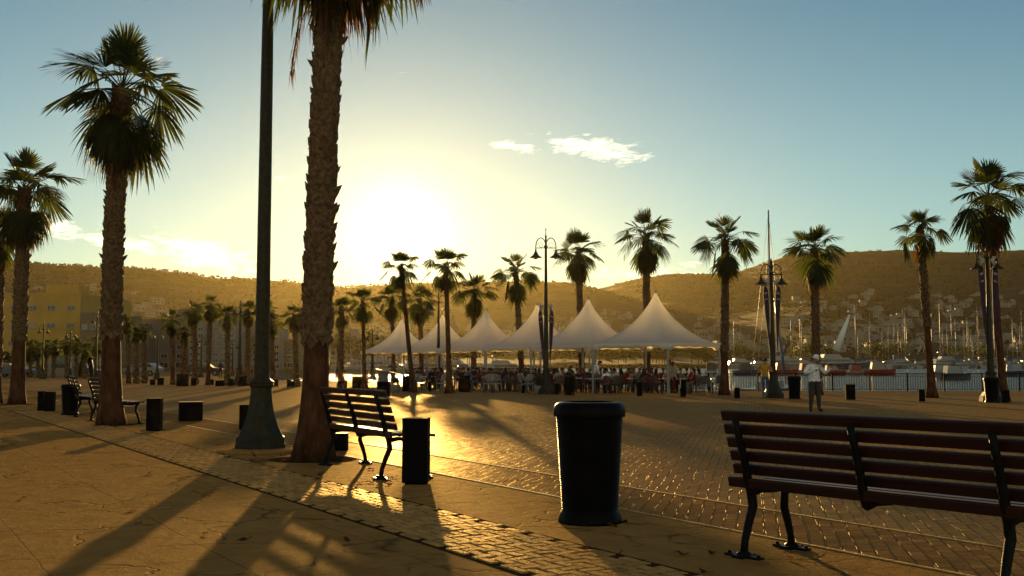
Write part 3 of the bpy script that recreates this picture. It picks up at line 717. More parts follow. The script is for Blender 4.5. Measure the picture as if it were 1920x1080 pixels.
# ------------------------------------------------------------------ bins, bollards
def bin_proto():
    root = empty('litter_bin', (0, 0, 0)); b = MB()
    prof = [(.288, 0), (.288, .02), (.282, .045), (.270, .075), (.258, .095)]; z = .10; n = 52
    for i in range(n):
        t = i/n; r = .250+.052*t; z0 = .10+.80*t; prof += [(r+.003, z0), (r+.003, z0+.008), (r-.004, z0+.0095), (r-.004, z0+.0145)]
    prof += [(.302, .905), (.302, .93)]
    b.lathe(prof, n=40, capt=False); b.build('bin_body', M['bin'], root)
    r = MB(); r.lathe([(.304, .885), (.323, .888), (.326, .90), (.326, .945), (.318, .975), (.298, .998), (.270, 1.010), (.245, 1.012), (.236, 1.004), (.233, .95), (.232, .60)], n=40, capb=False, capt=False); r.build('bin_rim', M['bin'], root)
    i_ = MB(); i_.lathe([(.225, .3), (.228, .32)], n=24); i_.build('bin_liner', M['bin'], root)
    return root
p = G(1106, 978); BN = bin_proto(); BN.location = (p.x, p.y, 0); BN.scale = (1, 1, 1.06)
GBN = 'round black litter bins'
tag(BN, 'large round black ribbed litter bin in the middle of the paving', 'litter bin', GBN)
for px, py, hpx, lab in ((131, 778, 57, 'round dark bin beside the left benches'), (1068, 741, 36, 'round dark bin in front of the fifth tent'), (1490, 748, 42, 'round black bin between the two standing men'), (1860, 755, 47, 'round black bin at the foot of the right edge lamp')):
    o = copy_tree(BN); p = G(px, py); o.location = (p.x, p.y, 0); s = hpx*p.y/F/1.01; o.scale = (s*.95, s*.95, s); tag(o, lab, 'litter bin', GBN)
def bollard_proto(w=.295, d=.26, h=.755, name='bollard'):
    root = empty(name, (0, 0, 0)); b = MB(); b.box((0, 0, h/2+.01), (w, d, h-.02)); b.build('bollard_post', M['bollard'], root, bevel=.006)
    c = MB(); c.box((0, 0, h+.002), (w+.008, d+.008, .012)); c.build('top_cap', M['bollard'], root, bevel=.003)
    f = MB(); f.box((0, 0, .006), (w*.8, d*.8, .012)); f.build('foot_plate', M['iron'], root)
    return root
BO = bollard_proto(); GBO = 'square black bollards'
bl = [(780, 907, 120, 47, 'nearest square black bollard at the end of the middle bench'), (289, 808, 60, 25, 'square black bollard right of the tall left palm'), (77, 771, 37, 11, 'left one of two touching black bollards'), (93, 772, 37, 16, 'right one of two touching black bollards'),
      (458, 806, 46, 17, 'black bollard partly behind the huge lamp base'), (1382, 747, 20, 10, 'small bollard right of the last palm by the tents'), (1594, 750, 29, 18, 'bollard right of the violinist'), (1728, 753, 22, 12, 'bollard left of the slim leaning palm'),
      (1886, 755, 23, 13, 'bollard right of the bin at the right edge'), (1281, 745, 32, 10, 'bollard below the nearest tent'), (1199, 743, 26, 10, 'bollard left of the nearest tent pole'), (1044, 740, 20, 8, 'low bollard right of the tall double lamp'),
      (981, 737, 14, 5, 'thin bollard left of the tall double lamp'), (924, 737, 14, 5, 'thin bollard under the third tent'), (878, 736, 25, 6, 'bollard between the second and third tents'), (806, 734, 18, 6, 'bollard beside the white chairs under the first tent'), (637, 729, 14, 8, 'tiny bollard right of the biggest palm trunk')]
def nearlier(y): return y
for i, (px, py, hpx, wpx, lab) in enumerate(bl):
    o = BO if i == 0 else copy_tree(BO); p = G(px, py); hh = hpx*p.y/F/.755; ww = wpx*p.y/F/.295
    o.location = (p.x, p.y, 0); o.scale = (ww, (ww if px < 500 else ww*.45) if i else 1, hh); o.rotation_euler = (0, 0, R(4) if i else R(-3)); tag(o, lab, 'bollard', GBO)
def block(px, py, wpx, hpx, lab, d=1.0, group='square black planter boxes', rz=0):
    p = G(px, py); s = p.y/F; root = empty('block_seat', (p.x, p.y, 0), rz); w = wpx*s; h = hpx*s; b = MB(); b.box((0, d*w/2, h/2), (w, w*d, h)); b.build('block_body', M['bollard'], root, bevel=.01)
    c = MB(); c.box((0, d*w/2, h+.012), (w+.02, w*d+.02, .025)); c.build('block_top', M['bollard'], root, bevel=.004); tag(root, lab, 'block seat', group)
block(358, 790, 42, 34, 'low black cube seat standing left of the huge lamp post', 1.0, rz=.35)
block(627, 846, 44, 30, 'black cube behind the middle bench by the biggest palm', .6)
# ------------------------------------------------------------------ tents
def tent_mat():
    m = leafmat('white_tent_canvas', (.62, .63, .66), (.40, .42, .46), .30, scale=1.2)
    return m
M['tent'] = mat('white_canvas', (.93, .90, .78), .6, var=.05, scale=1.5, bump=.004, bscale=3)
nt_ = M['tent'].node_tree; _t = nt_.nodes.new('ShaderNodeBsdfTranslucent'); _t.inputs[0].default_value = (.92, .87, .72, 1); _m = nt_.nodes.new('ShaderNodeMixShader'); _m.inputs[0].default_value = .55
nt_.links.new(nt_.nodes['Principled BSDF'].outputs[0], _m.inputs[1]); nt_.links.new(_t.outputs[0], _m.inputs[2]); nt_.links.new(_m.outputs[0], nt_.nodes['Material Output'].inputs[0])
M['tentpole'] = mat('white_aluminium_pole', (.30, .28, .24), .4, .3, var=.15)
def tent_proto(s=4.3, ze=2.32, zp=4.75):
    root = empty('pagoda_tent', (0, 0, 0)); mb = MB(); n = 9; rings = 16; vs = []; fs = []
    def rim(k):  # points along the square outline
        side, t = divmod(k, n); t /= n; c = [(-1, -1), (1, -1), (1, 1), (-1, 1), (-1, -1)]; a, b = c[side], c[side+1]
        return ((a[0]+(b[0]-a[0])*t), (a[1]+(b[1]-a[1])*t))
    for i in range(rings+1):
        u = i/rings; q = (1-u); zz = ze+(zp-ze)*(u*.22+u**2*.62+u**6*.16)
        for k in range(4*n):
            x, y = rim(k); rr = math.hypot(x, y); f = max(.012, q)
            sag = .10*math.sin(math.pi*u)*(1-abs(math.sin(math.atan2(y, x)*2)))  # ridge lines stay proud
            vs.append((x*f*s/2*(1-sag), y*f*s/2*(1-sag), zz))
    m = 4*n
    for i in range(rings):
        for k in range(m): fs.append((i*m+k, i*m+(k+1) % m, (i+1)*m+(k+1) % m, (i+1)*m+k))
    mb.add(vs, fs, 0, True)
    o = mb.build('canopy', M['tent'], root)
    v = MB(); vs = []; fs = []; nn = 28
    for k in range(4*nn):
        side, t = divmod(k, nn); t /= nn; c = [(-1, -1), (1, -1), (1, 1), (-1, 1), (-1, -1)]; a, b = c[side], c[side+1]
        x, y = (a[0]+(b[0]-a[0])*t)*s/2*1.003, (a[1]+(b[1]-a[1])*t)*s/2*1.003
        d = .13+.05*abs(math.sin(t*math.pi*5))+ (.14 if min(t, 1-t) < .09 else 0)
        vs += [(x, y, ze+.02), (x, y, ze-d)]
    K = 4*nn
    for k in range(K): fs.append((2*k, 2*((k+1) % K), 2*((k+1) % K)+1, 2*k+1))
    v.add(vs, fs, 0, True); vo = v.build('valance', M['tent'], root); sd = vo.modifiers.new('solid', 'SOLIDIFY'); sd.thickness = .01
    for a, b in ((-1, -1), (1, -1), (1, 1), (-1, 1)):
        q = MB(); q.box((a*(s/2-.05), b*(s/2-.05), ze/2), (.075, .075, ze)); q.box((a*(s/2-.05), b*(s/2-.05), .01), (.2, .2, .02))
        q.tube([(a*(s/2-.05), b*(s/2-.05), ze-.5), (a*(s/2-.5), b*(s/2-.05), ze-.06)], .02, n=6)
        q.build('tent_pole', M['tentpole'], root)
    e = MB()
    for i in range(4):
        t0 = math.pi/2*i; c = Vector((math.cos(t0), math.sin(t0), 0)); sd_ = Vector((-c.y, c.x, 0))
        e.tube([c*(s/2-.05)-sd_*(s/2-.05)+Vector((0, 0, ze-.04)), c*(s/2-.05)+sd_*(s/2-.05)+Vector((0, 0, ze-.04))], .028, n=6)
    e.build('eave_frame', M['tentpole'], root)
    f = MB(); f.lathe([(.05, zp-.05), (.035, zp+.02), (.05, zp+.05), (.01, zp+.10), (.008, zp+.28)], n=8); f.build('finial', M['tentpole'], root)
    return root
T0 = tent_proto(); GT = 'white pagoda tents in a row'
order = ['rightmost and nearest white pagoda tent', 'white pagoda tent second from the right', 'white pagoda tent behind the tall double lamp', 'white pagoda tent third from the left', 'white pagoda tent second from the left', 'leftmost and farthest white pagoda tent']
TP = []
for i, (px, py) in enumerate(((1229, 548), (1103, 560), (1007, 571), (911, 580), (830, 589), (753, 598))):
    o = T0 if i == 0 else copy_tree(T0); D = (4.75-HC)*F/(HZ-py); x = XA(px, D, 4.7); o.location = (x, D, 0); o.rotation_euler = (0, 0, R(47)); TP.append((x, D)); tag(o, order[i], 'pagoda tent', GT)
# ------------------------------------------------------------------ railing
def railing():
    pts = [(60, 53), (10, 53), (-5.7, 81.4), (-21, 83.2)]; nfence = 0; lab = ['black railing along the quay right of the tents', 'black railing running behind the tents', 'black railing beyond the biggest palm at the left quay']
    for s in range(3):
        a, b = Vector(pts[s]).to_3d(), Vector(pts[s+1]).to_3d(); L = (b-a).length; d = (b-a)/L; root = empty('quay_railing', a, math.atan2(d.y, d.x)); H = .88
        r = MB(); r.box((L/2, 0, H), (L, .05, .045)); r.box((L/2, 0, H-.11), (L, .03, .025)); r.box((L/2, 0, .10), (L, .03, .025)); r.build('rail', M['railiron'], root)
        q = MB(); x = .1
        while x < L-.05: q.box((x, 0, (H-.01)/2), (.02, .02, H-.22)); x += .125
        q.build('balusters', M['railiron'], root)
        x = 0
        while x < L: pm = MB(); pm.box((x, 0, H/2), (.065, .065, H)); pm.lathe([(.05, H), (.05, H+.03), (.01, H+.06)], n=8, c=(x, 0, 0)); pm.build('rail_post', M['railiron'], root); x += 1.9
        tag(root, lab[s], 'railing', 'black quay railings')
railing()
# ------------------------------------------------------------------ people
for k, c in dict(skin=(.30, .16, .10), hair=(.012, .009, .007), white=(.80, .76, .70), cream=(.28, .24, .18), red=(.10, .012, .010), wine=(.09, .012, .014), mustard=(.40, .20, .022), denim=(.045, .075, .13), dark=(.015, .015, .018),
                 khaki=(.045, .038, .024), blue=(.05, .08, .16), grey=(.12, .12, .13), shoe=(.012, .011, .010), wood=(.16, .055, .018), tabletop=(.45, .40, .33)).items():
    M[k] = mat(k+'_cloth' if k not in ('skin', 'hair', 'wood', 'shoe', 'tabletop') else k, c, .75 if k not in ('wood', 'tabletop') else .35, var=.3, scale=12, spec=.25)
BONES = [('pel', 'che', 's'), ('che', 'nec', 's'), ('nec', 'hd0', 'k'), ('hd0', 'hd1', 'k'), ('che', 'shL', 's'), ('shL', 'elL', 's'), ('elL', 'wrL', 'a'), ('wrL', 'haL', 'k'), ('che', 'shR', 's'), ('shR', 'elR', 's'), ('elR', 'wrR', 'a'), ('wrR', 'haR', 'k'),
         ('pel', 'hiL', 't'), ('hiL', 'knL', 't'), ('knL', 'anL', 't'), ('anL', 'toL', 'f'), ('pel', 'hiR', 't'), ('hiR', 'knR', 't'), ('knR', 'anR', 't'), ('anR', 'toR', 'f')]
RAD = dict(pel=(.155, .12), che=(.165, .115), nec=(.058, .058), hd0=(.074, .085), hd1=(.080, .092), shL=(.075, .075), shR=(.075, .075), elL=(.048, .048), elR=(.048, .048), wrL=(.034, .034), wrR=(.034, .034), haL=(.036, .022), haR=(.036, .022),
           hiL=(.10, .10), hiR=(.10, .10), knL=(.066, .066), knR=(.066, .066), anL=(.046, .046), anR=(.046, .046), toL=(.042, .034), toR=(.042, .034))
STAND = dict(pel=(0, 0, .96), che=(0, .0, 1.30), nec=(0, 0, 1.47), hd0=(0, .02, 1.56), hd1=(0, .02, 1.66), shR=(.18, 0, 1.40), elR=(.25, -.02, 1.12), wrR=(.27, .06, .88), haR=(.27, .09, .80), shL=(-.18, 0, 1.40), elL=(-.25, -.02, 1.12), wrL=(-.27, .06, .88), haL=(-.27, .09, .80),
             hiR=(.09, 0, .88), knR=(.10, .02, .48), anR=(.11, -.02, .09), toR=(.13, .13, .045), hiL=(-.09, 0, .88), knL=(-.10, .02, .48), anL=(-.11, -.02, .09), toL=(-.13, .13, .045))
def seated(lean=.05, arm=.0, turn=0, bow=0):
    P = dict(pel=(0, 0, .54), che=(0, lean, .88), nec=(0, lean*1.5, 1.05), hd0=(turn*.02, lean*1.6+.03+bow, 1.13-bow*.3), hd1=(turn*.03, lean*1.6+.04+bow*1.6, 1.22-bow*.4), shR=(.18, lean*1.2, .98), elR=(.25, .10+lean, .74), wrR=(.14, .34+arm, .78), haR=(.10, .42+arm, .79), shL=(-.18, lean*1.2, .98), elL=(-.26, .08+lean, .74), wrL=(-.16, .30+arm*.4, .78), haL=(-.10, .38+arm*.4, .79),
             hiR=(.10, .03, .52), knR=(.13, .44, .52), anR=(.14, .40, .09), toR=(.15, .55, .045), hiL=(-.10, .03, .52), knL=(-.13, .44, .52), anL=(-.12, .48, .09), toL=(-.13, .63, .045))
    return P
def body_mesh(P, rad=None, sleeve='s', sub=1):
    """one continuous skinned surface with material slots 0 skin,1 top,2 trousers,3 shoes"""
    R_ = dict(RAD); R_.update(rad or {}); keys = list(P); idx = {k: i for i, k in enumerate(keys)}
    me = bpy.data.meshes.new('body_src'); me.from_pydata([P[k] for k in keys], [(idx[a], idx[b]) for a, b, _ in BONES], [])
    ob = bpy.data.objects.new('body_src', me); COL.objects.link(ob)
    md = ob.modifiers.new('skin', 'SKIN'); md.use_smooth_shade = True; md.branch_smoothing = .4
    if not me.skin_vertices: 
        bm = bmesh.new(); bm.from_mesh(me); bm.verts.layers.skin.verify(); bm.to_mesh(me); bm.free()
    for k, i in idx.items():
        sv = me.skin_vertices[0].data[i]; sv.radius = R_[k]; sv.use_root = (k == 'pel')
    sb = ob.modifiers.new('sub', 'SUBSURF'); sb.levels = sub+1; sb.render_levels = sub+1
    dg = bpy.context.evaluated_depsgraph_get(); dg.update(); ev = ob.evaluated_get(dg)
    out = bpy.data.meshes.new_from_object(ev); out.name = 'body'
    bpy.data.objects.remove(ob)
    segs = []
    kinds = {'k': 0, 's': 1, 't': 2, 'f': 3, 'a': 1 if sleeve == 's' else 0}
    for a, b, c in BONES: segs.append((Vector(P[a]), Vector(P[b]), kinds[c], (R_[a][0]+R_[b][0])/2))
    mi = []
    for p in out.polygons:
        c = p.center; best = None
        for a, b, k, r in segs:
            d = b-a; t = max(0, min(1, (c-a).dot(d)/d.length_squared)); q = (c-a-d*t).length/r
            if best is None or q < best[0]: best = (q, k, r > .09)
        k = best[1]; nk = Vector(P['nec']); hd = Vector(P['hd0'])
        if k in (0, 1) and (c-nk).length < .26 and abs(c.x-nk.x) < .14: k = 0 if (c-nk).dot((hd-nk).normalized()) > .015 else 1
        if k in (1, 2) and (c-Vector(P['pel'])).length < .30 and best[2]: k = 1 if c.z > P['pel'][2]-.035 else 2
        mi.append(k)
    # add fingers, thumb, nose and ears to the same mesh
    bm = bmesh.new(); bm.from_mesh(out)
    for f, m_ in zip(bm.faces, mi): f.material_index = m_
    mb = MB()
    for sd, w, h in ((1, 'wrR', 'haR'), (-1, 'wrL', 'haL')):
        a, b = Vector(P[w]), Vector(P[h]); d = (b-a).normalized(); s = d.cross(Vector((0, 0, 1)))
        if s.length < .1: s = Vector((0, 1, 0))
        s.normalize(); nn = s.cross(d)
        for q, L in zip((-.026, -.009, .009, .026), (.060, .072, .068, .052)):
            p0 = b+s*q-d*.005; mb.tube([p0, p0+d*L*.5+nn*.006, p0+d*L*.8-nn*.012*sd, p0+d*L*.9-nn*.03], [.0095, .009, .008, .006], n=5)
        p0 = a+(b-a)*.35+s*.03; mb.tube([p0, p0+d*.035+s*.028, p0+d*.065+s*.03], [.012, .010, .007], n=5)
    h0, h1 = Vector(P['hd0']), Vector(P['hd1']); up = (h1-h0).normalized(); fw = (Vector((0, 1, 0))-up*up.y).normalized(); sx = fw.cross(up)
    hc = (h0+h1)/2; r = R_['hd1'][1]
    mb.tube([hc+fw*r*.80+up*.03, hc+fw*(r+.022)-up*.004, hc+fw*r*.9-up*.018], [.008, .014, .010], n=5)
    for q in (-1, 1):
        mb.tube([hc+sx*q*R_['hd1'][0]*.92+up*.02, hc+sx*q*(R_['hd1'][0]+.016), hc+sx*q*R_['hd1'][0]*.9-up*.025], [.010, .016, .008], n=5)
    b2 = len(mb.v)
    vs = [bm.verts.new(v) for v in mb.v]
    for f in mb.f:
        try: nf = bm.faces.new([vs[i] for i in f]); nf.material_index = 0; nf.smooth = True
        except ValueError: pass
    bm.normal_update(); bm.to_mesh(out); bm.free()
    for mn in ('skin', 'white', 'dark', 'shoe'): out.materials.append(M[mn])
    return out, (hc, up, fw, sx, R_['hd1'])
def hair_mesh(head, long=False, cap=False, bun=False):
    hc, up, fw, sx, r = head; mb = MB(); n = 14; rings = 8; vs = []; fs = []
    a, b, c = r[0]*1.22, r[1]*1.20, .128
    for i in range(rings+1):
        th = math.pi*.60*i/rings
        for k in range(n):
            ph = 2*math.pi*k/n; f = math.cos(ph); lim = th*(1.0 if f < .2 else (.62 if not cap else .80))
            if long and f < .1: z = math.cos(th*1.25)
            v = sx*a*math.sin(lim)*math.sin(ph)+fw*(b*math.sin(lim)*f-.008)+up*(c*math.cos(lim)+.012)
            if long and f < .3 and i > 5: v -= up*(.05*(i-5))
            vs.append(hc+v)
    for i in range(rings):
        for k in range(n): fs.append((i*n+k, i*n+(k+1) % n, (i+1)*n+(k+1) % n, (i+1)*n+k))
    mb.add(vs, fs, 0, True)
    if bun: mb.lathe([(.01, -.04), (.04, -.02), (.045, .01), (.02, .04)], n=8, c=tuple(hc-fw*.10+up*.05))
    if cap: mb.tube([hc+fw*.07+up*.045, hc+fw*.15+up*.035], [.062, .045], n=10, flat=.16)
    return mb
def make_person(P, loc, rz, top, legs, label, sc=1.0, group=None, rad=None, mesh=None, hair='hair', cap=False, long=False, sleeve='s', extra=None):
    me, head = mesh if mesh else body_mesh(P, rad, sleeve)
    o = bpy.data.objects.new('person', me); COL.objects.link(o); o.location = loc; o.rotation_euler = (0, 0, rz); o.scale = (sc, sc, sc)
    for i, mn in ((1, top), (2, legs)):
        o.material_slots[i].link = 'OBJECT'; o.material_slots[i].material = M[mn]
    key = (id(me), cap, long)
    if key not in CH: CH[key] = hair_mesh(head, long, cap).build('cap' if cap else 'hair', M[hair]).data; bpy.data.objects.remove([x for x in bpy.data.objects if x.data == CH[key]][0])
    h = bpy.data.objects.new('cap' if cap else 'hair', CH[key]); COL.objects.link(h); h.parent = o
    tag(o, label, 'person', group); return o
# the violinist
VP = dict(STAND); VP.update(elR=(.38, .12, 1.17), wrR=(.17, .34, 1.25), haR=(.10, .39, 1.27), elL=(-.26, .20, 1.16), wrL=(-.33, .40, 1.33), haL=(-.34, .45, 1.38), hd0=(-.03, .04, 1.56), hd1=(-.045, .07, 1.655), anR=(.14, 0, .09), toR=(.20, .14, .045), anL=(-.13, .02, .09), toL=(-.17, .17, .045), knR=(.12, .03, .48), knL=(-.115, .03, .48))
pv = G(1528, 773); VR = math.atan2(-1, .22)-math.pi/2; vs_ = .965
vio = make_person(VP, (pv.x, pv.y, 0), VR, 'white', 'khaki', 'stocky man in white cap and white shirt playing the violin', sc=vs_, rad=dict(pel=(.20, .17), che=(.20, .155), hiL=(.115, .115), hiR=(.115, .115), knL=(.082, .082), knR=(.082, .082), elR=(.058, .058), elL=(.058, .058)), hair='white', cap=True)
def violin():
    root = empty('violin', (pv.x, pv.y, 0), VR, vs_)
    a, b = Vector((-.07, .13, 1.475)), Vector((-.345, .47, 1.40)); d = (b-a).normalized(); s = d.cross(Vector((0, 0, 1))).normalized(); n = s.cross(d)
    Q = Matrix((d, s, n)).transposed()
    out = []
    for t, w in ((0, .02), (.02, .07), (.07, .083), (.13, .075), (.18, .053), (.22, .052), (.27, .078), (.31, .098), (.35, .09), (.375, .03)): out.append((t, w))
    poly = [(t, w) for t, w in reversed(out)]; poly = [(.375-t, w) for t, w in poly]; full = poly+[(t, -w) for t, w in reversed(poly)]
    mb = MB(); vs = [a+Q@Vector((t, w, .018)) for t, w in full]+[a+Q@Vector((t, w, -.018)) for t, w in full]; k = len(full)
    mb.add(vs, [tuple(range(k)), tuple(range(2*k-1, k-1, -1))]+[(i, i+k, (i+1) % k+k, (i+1) % k) for i in range(k)]); mb.build('violin_body', M['wood'], root)
    nk = MB(); nk.tube([a+d*.34+n*.02, a+d*.56+n*.012, a+d*.60-n*.01], [.014, .011, .013], n=6); nk.box(tuple(a+d*.22+n*.034), (.004, .04, .03)); nk.build('neck', M['dark'], root)
    bw = empty('violin_bow', (pv.x, pv.y, 0), VR, vs_); m2 = MB(); h = Vector((.08, .43, 1.285)); e = Vector((-.40, .20, 1.60)); m2.tube([h, h.lerp(e, .5)+Vector((0, .01, .01)), e], [.006, .005, .004], n=5); m2.box(tuple(h+Vector((-.03, 0, .0))), (.03, .012, .02)); m2.build('bow_stick', M['wood'], bw)
    m3 = MB(); m3.tube([h+Vector((-.03, -.01, -.01)), e+Vector((0, -.01, -.02))], .0025, n=4); m3.build('bow_hair', M['cream'], bw)
    tag(root, 'brown violin under the chin of the man in the white cap', 'violin'); tag(bw, 'thin violin bow in the right hand of the white capped man', 'violin bow')
violin()
MP = dict(STAND); MP.update(che=(0, .03, 1.30), nec=(.01, .06, 1.47), hd0=(.02, .10, 1.555), hd1=(.02, .13, 1.65), elR=(.31, .10, 1.16), wrR=(.22, .32, 1.22), haR=(.17, .38, 1.25), elL=(-.28, .08, 1.14), wrL=(-.14, .30, 1.16), haL=(-.06, .36, 1.19), knR=(.09, .03, .48), anR=(.07, -.03, .09), toR=(.10, .11, .045), knL=(-.09, .0, .48), anL=(-.07, -.05, .09), toL=(-.09, .1, .045))
pm = G(1435, 747); make_person(MP, (pm.x, pm.y, 0), -.25, 'mustard', 'denim', 'man seen from behind in a mustard shirt and blue jeans', sc=.945, rad=dict(pel=(.165, .13), che=(.185, .13)))
W1 = dict(STAND); W1.update(che=(0, .12, 1.26), nec=(0, .24, 1.38), hd0=(0, .32, 1.42), hd1=(0, .39, 1.48), shR=(.17, .18, 1.34), shL=(-.17, .18, 1.34), elR=(.22, .30, 1.08), wrR=(.18, .48, .92), haR=(.16, .54, .86), elL=(-.22, .28, 1.08), wrL=(-.16, .46, .94), haL=(-.14, .52, .88))
wme = body_mesh(W1)
pw_ = Vector((XA(1111, 50.5), 50.5, 0)); make_person(W1, pw_, -R(85), 'white', 'dark', 'waiter in white shirt bending over a table under the fifth tent', sc=.98, mesh=wme)
pw_ = Vector((XA(1269, 49.5), 49.5, 0)); make_person(W1, pw_, R(70), 'cream', 'dark', 'standing man in pale shirt bending over diners by the nearest tent pole', sc=1.0, mesh=wme)
CP = dict(STAND); pw_ = Vector((XA(1070, 55), 55, 0)); make_person(CP, pw_, .3, 'dark', 'dark', 'small standing child between the diners and the water', sc=.74)
pw_ = Vector((XA(1262, 48.9), 48.9, 0)); make_person(CP, pw_, -2.2, 'cream', 'wine', 'woman in light top standing beside the bending man near the tent pole', sc=.86, long=True)
for px, D, t_, l_, lb in ((414, 95, 'dark', 'dark', 'tiny walker in dark clothes between far palms on the left'), (612, 84, 'wine', 'dark', 'distant stroller in red at the quay left of the biggest palm'), (588, 86, 'grey', 'dark', 'distant stroller in grey at the left quay')):
    make_person(STAND, (XA(px, D), D, 0), .5, t_, l_, lb, sc=.95, mesh=CH.setdefault('st', body_mesh(STAND)))
# ------------------------------------------------------------------ chairs, tables, diners
M['whitemetal'] = mat('white_painted_steel', (.30, .28, .23), .35, .1, var=.2)
M['redplastic'] = mat('red_plastic', (.07, .010, .008), .4, var=.2)
M['darkplastic'] = mat('brown_woven_plastic', (.035, .022, .016), .5, var=.3)
def chair_proto(kind):
    root = empty('cafe_chair', (0, 0, 0)); mt = M['whitemetal'] if kind == 'white' else M['redplastic'] if kind == 'red' else M['darkplastic']
    s = MB(); s.box((0, 0, .45), (.44, .42, .035)); s.build('seat', mt, root, bevel=.01)
    b = MB(); arc = [(.21*math.cos(t), -.20-.03*math.sin(t), .47+.44*math.sin(t)**.6) for t in [math.pi*i/12 for i in range(13)]]
    b.tube(arc, .017, n=5)
    if kind == 'white':
        for q in (-.13, -.065, 0, .065, .13): b.tube([(q, -.20, .46), (q*1.05, -.23, .47+.44*(1-(q/.22)**2)**.3)], .010, n=4)
    else:
        vs = [];
        for i in range(7):
            t = i/6; w = .20*(1-.25*t**3); vs += [(-w, -.20-.02*t, .52+.36*t), (0, -.235-.02*t, .53+.38*t), (w, -.20-.02*t, .52+.36*t)]
        m = len(vs); vs += [(x, y-.015, z) for x, y, z in vs]
        fs = []
        for i in range(6):
            for k in (0, 1): fs += [(3*i+k, 3*i+k+1, 3*i+k+4, 3*i+k+3), (m+3*i+k, m+3*i+k+3, m+3*i+k+4, m+3*i+k+1)]
        b.add(vs, fs)
    b.build('backrest', mt, root)
    for sx in (-1, 1):
        for sy in (-1, 1):
            l = MB(); l.tube([(sx*.19, sy*.17, .44), (sx*.22, sy*.21, 0)], .015, n=5); l.build('leg', mt, root)
        a = MB(); a.tube([(sx*.21, -.2, .64), (sx*.24, .02, .66), (sx*.21, .19, .64), (sx*.20, .18, .45)], .014, n=5); a.build('armrest', mt, root)
    return root
def table_proto():
    root = empty('cafe_table', (0, 0, 0)); t = MB(); t.box((0, 0, .735), (.8, .8, .03)); t.build('tabletop', M['tabletop'], root, bevel=.006)
    for sx in (-1, 1):
        for sy in (-1, 1): l = MB(); l.box((sx*.34, sy*.34, .36), (.04, .04, .72)); l.build('leg', M['iron'], root)
    return root
protos = {k: chair_proto(k) for k in ('white', 'red', 'dark')}; used = set(); TB = table_proto(); tused = [0]
SEAT = []
rs = random.Random(4)
for a in range(6):
    SEAT.append(body_mesh(seated(lean=[.02, .10, -.03, .14, .05, .0][a], arm=[0, .06, -.04, .08, .02, .0][a], turn=[0, 1, -1, 0, 1, -2][a], bow=[0, .03, 0, .06, .01, .0][a]), rad=[None, dict(che=(.15, .11)), dict(che=(.18, .13), pel=(.17, .14)), None, dict(che=(.145, .10)), None][a]))
def chair(kind, x, y, rz, lab, sc=.92):
    o = protos[kind] if kind not in used else copy_tree(protos[kind]); used.add(kind); o.location = (x, y, 0); o.rotation_euler = (0, 0, rz); o.scale = (sc, sc, sc)
    return tag(o, lab, 'chair', {'white': 'white metal cafe chairs', 'red': 'red cafe chairs at the tables', 'dark': 'brown cafe chairs at the tables'}[kind])
def table(x, y, rz, lab):
    o = TB if not tused[0] else copy_tree(TB); tused[0] = 1; o.location = (x, y, 0); o.rotation_euler = (0, 0, rz); o.scale = (.92, .92, .92); tag(o, lab, 'table', 'square cafe tables under the tents')
tn = lambda px: ('leftmost' if px < 795 else 'second' if px < 870 else 'third' if px < 960 else 'fourth' if px < 1050 else 'fifth' if px < 1160 else 'nearest')+' tent'
dn = {'white': 'white shirt', 'cream': 'cream top', 'red': 'bright red top', 'wine': 'wine red top', 'dark': 'dark jacket', 'grey': 'grey top', 'blue': 'blue top', 'mustard': 'mustard top'}
diners = [ # px, D, facing(deg, 0 = away from camera), top, legs, long hair
 (781, 56, 170, 'dark', 0), (790, 58, 20, 'wine', 0), (809, 55, 200, 'dark', 1), (816, 58, -40, 'red', 0), (829, 54, 60, 'wine', 1), (866, 56, 180, 'dark', 0), (877, 54, -30, 'blue', 0), (901, 53, 90, 'red', 1), (905, 56, 200, 'wine', 0),
 (912, 57, 160, 'dark', 0), (922, 52, 30, 'wine', 0), (929, 55, 190, 'dark', 1), (936, 53, -20, 'wine', 0), (943, 55, 170, 'red', 0), (949, 52, 10, 'dark', 1), (954, 54, 200, 'dark', 0), (969, 55, 150, 'wine', 0), (973, 51, -60, 'cream', 1), (993, 53, 20, 'dark', 0), (1003, 52, 185, 'wine', 1),
 (1011, 51, 0, 'red', 1), (1034, 51, 60, 'wine', 0), (1041, 52, -10, 'dark', 1), (1047, 50, 20, 'cream', 0), (1057, 53, 170, 'grey', 0), (1063, 52, 200, 'dark', 1), (1082, 52, 190, 'dark', 0), (1101, 50, -30, 'dark', 0), (1126, 50.5, 180, 'grey', 0), (1138, 48.2, -15, 'white', 0), (1153, 48, 15, 'cream', 0), (1165, 49.5, 30, 'wine', 1), (1175, 51, 200, 'red', 0),
 (1189, 51, 170, 'cream', 1), (1197, 49.6, 215, 'grey', 0), (1209, 49, 10, 'dark', 1), (1215, 50.5, 160, 'red', 0), (1229, 48, -30, 'wine', 1), (1251, 51, 180, 'cream', 0), (1275, 50.5, 190, 'grey', 0), (1296, 50, 120, 'red', 1), (1302, 47.5, 70, 'wine', 0), (1309, 49, 60, 'grey', 1)]
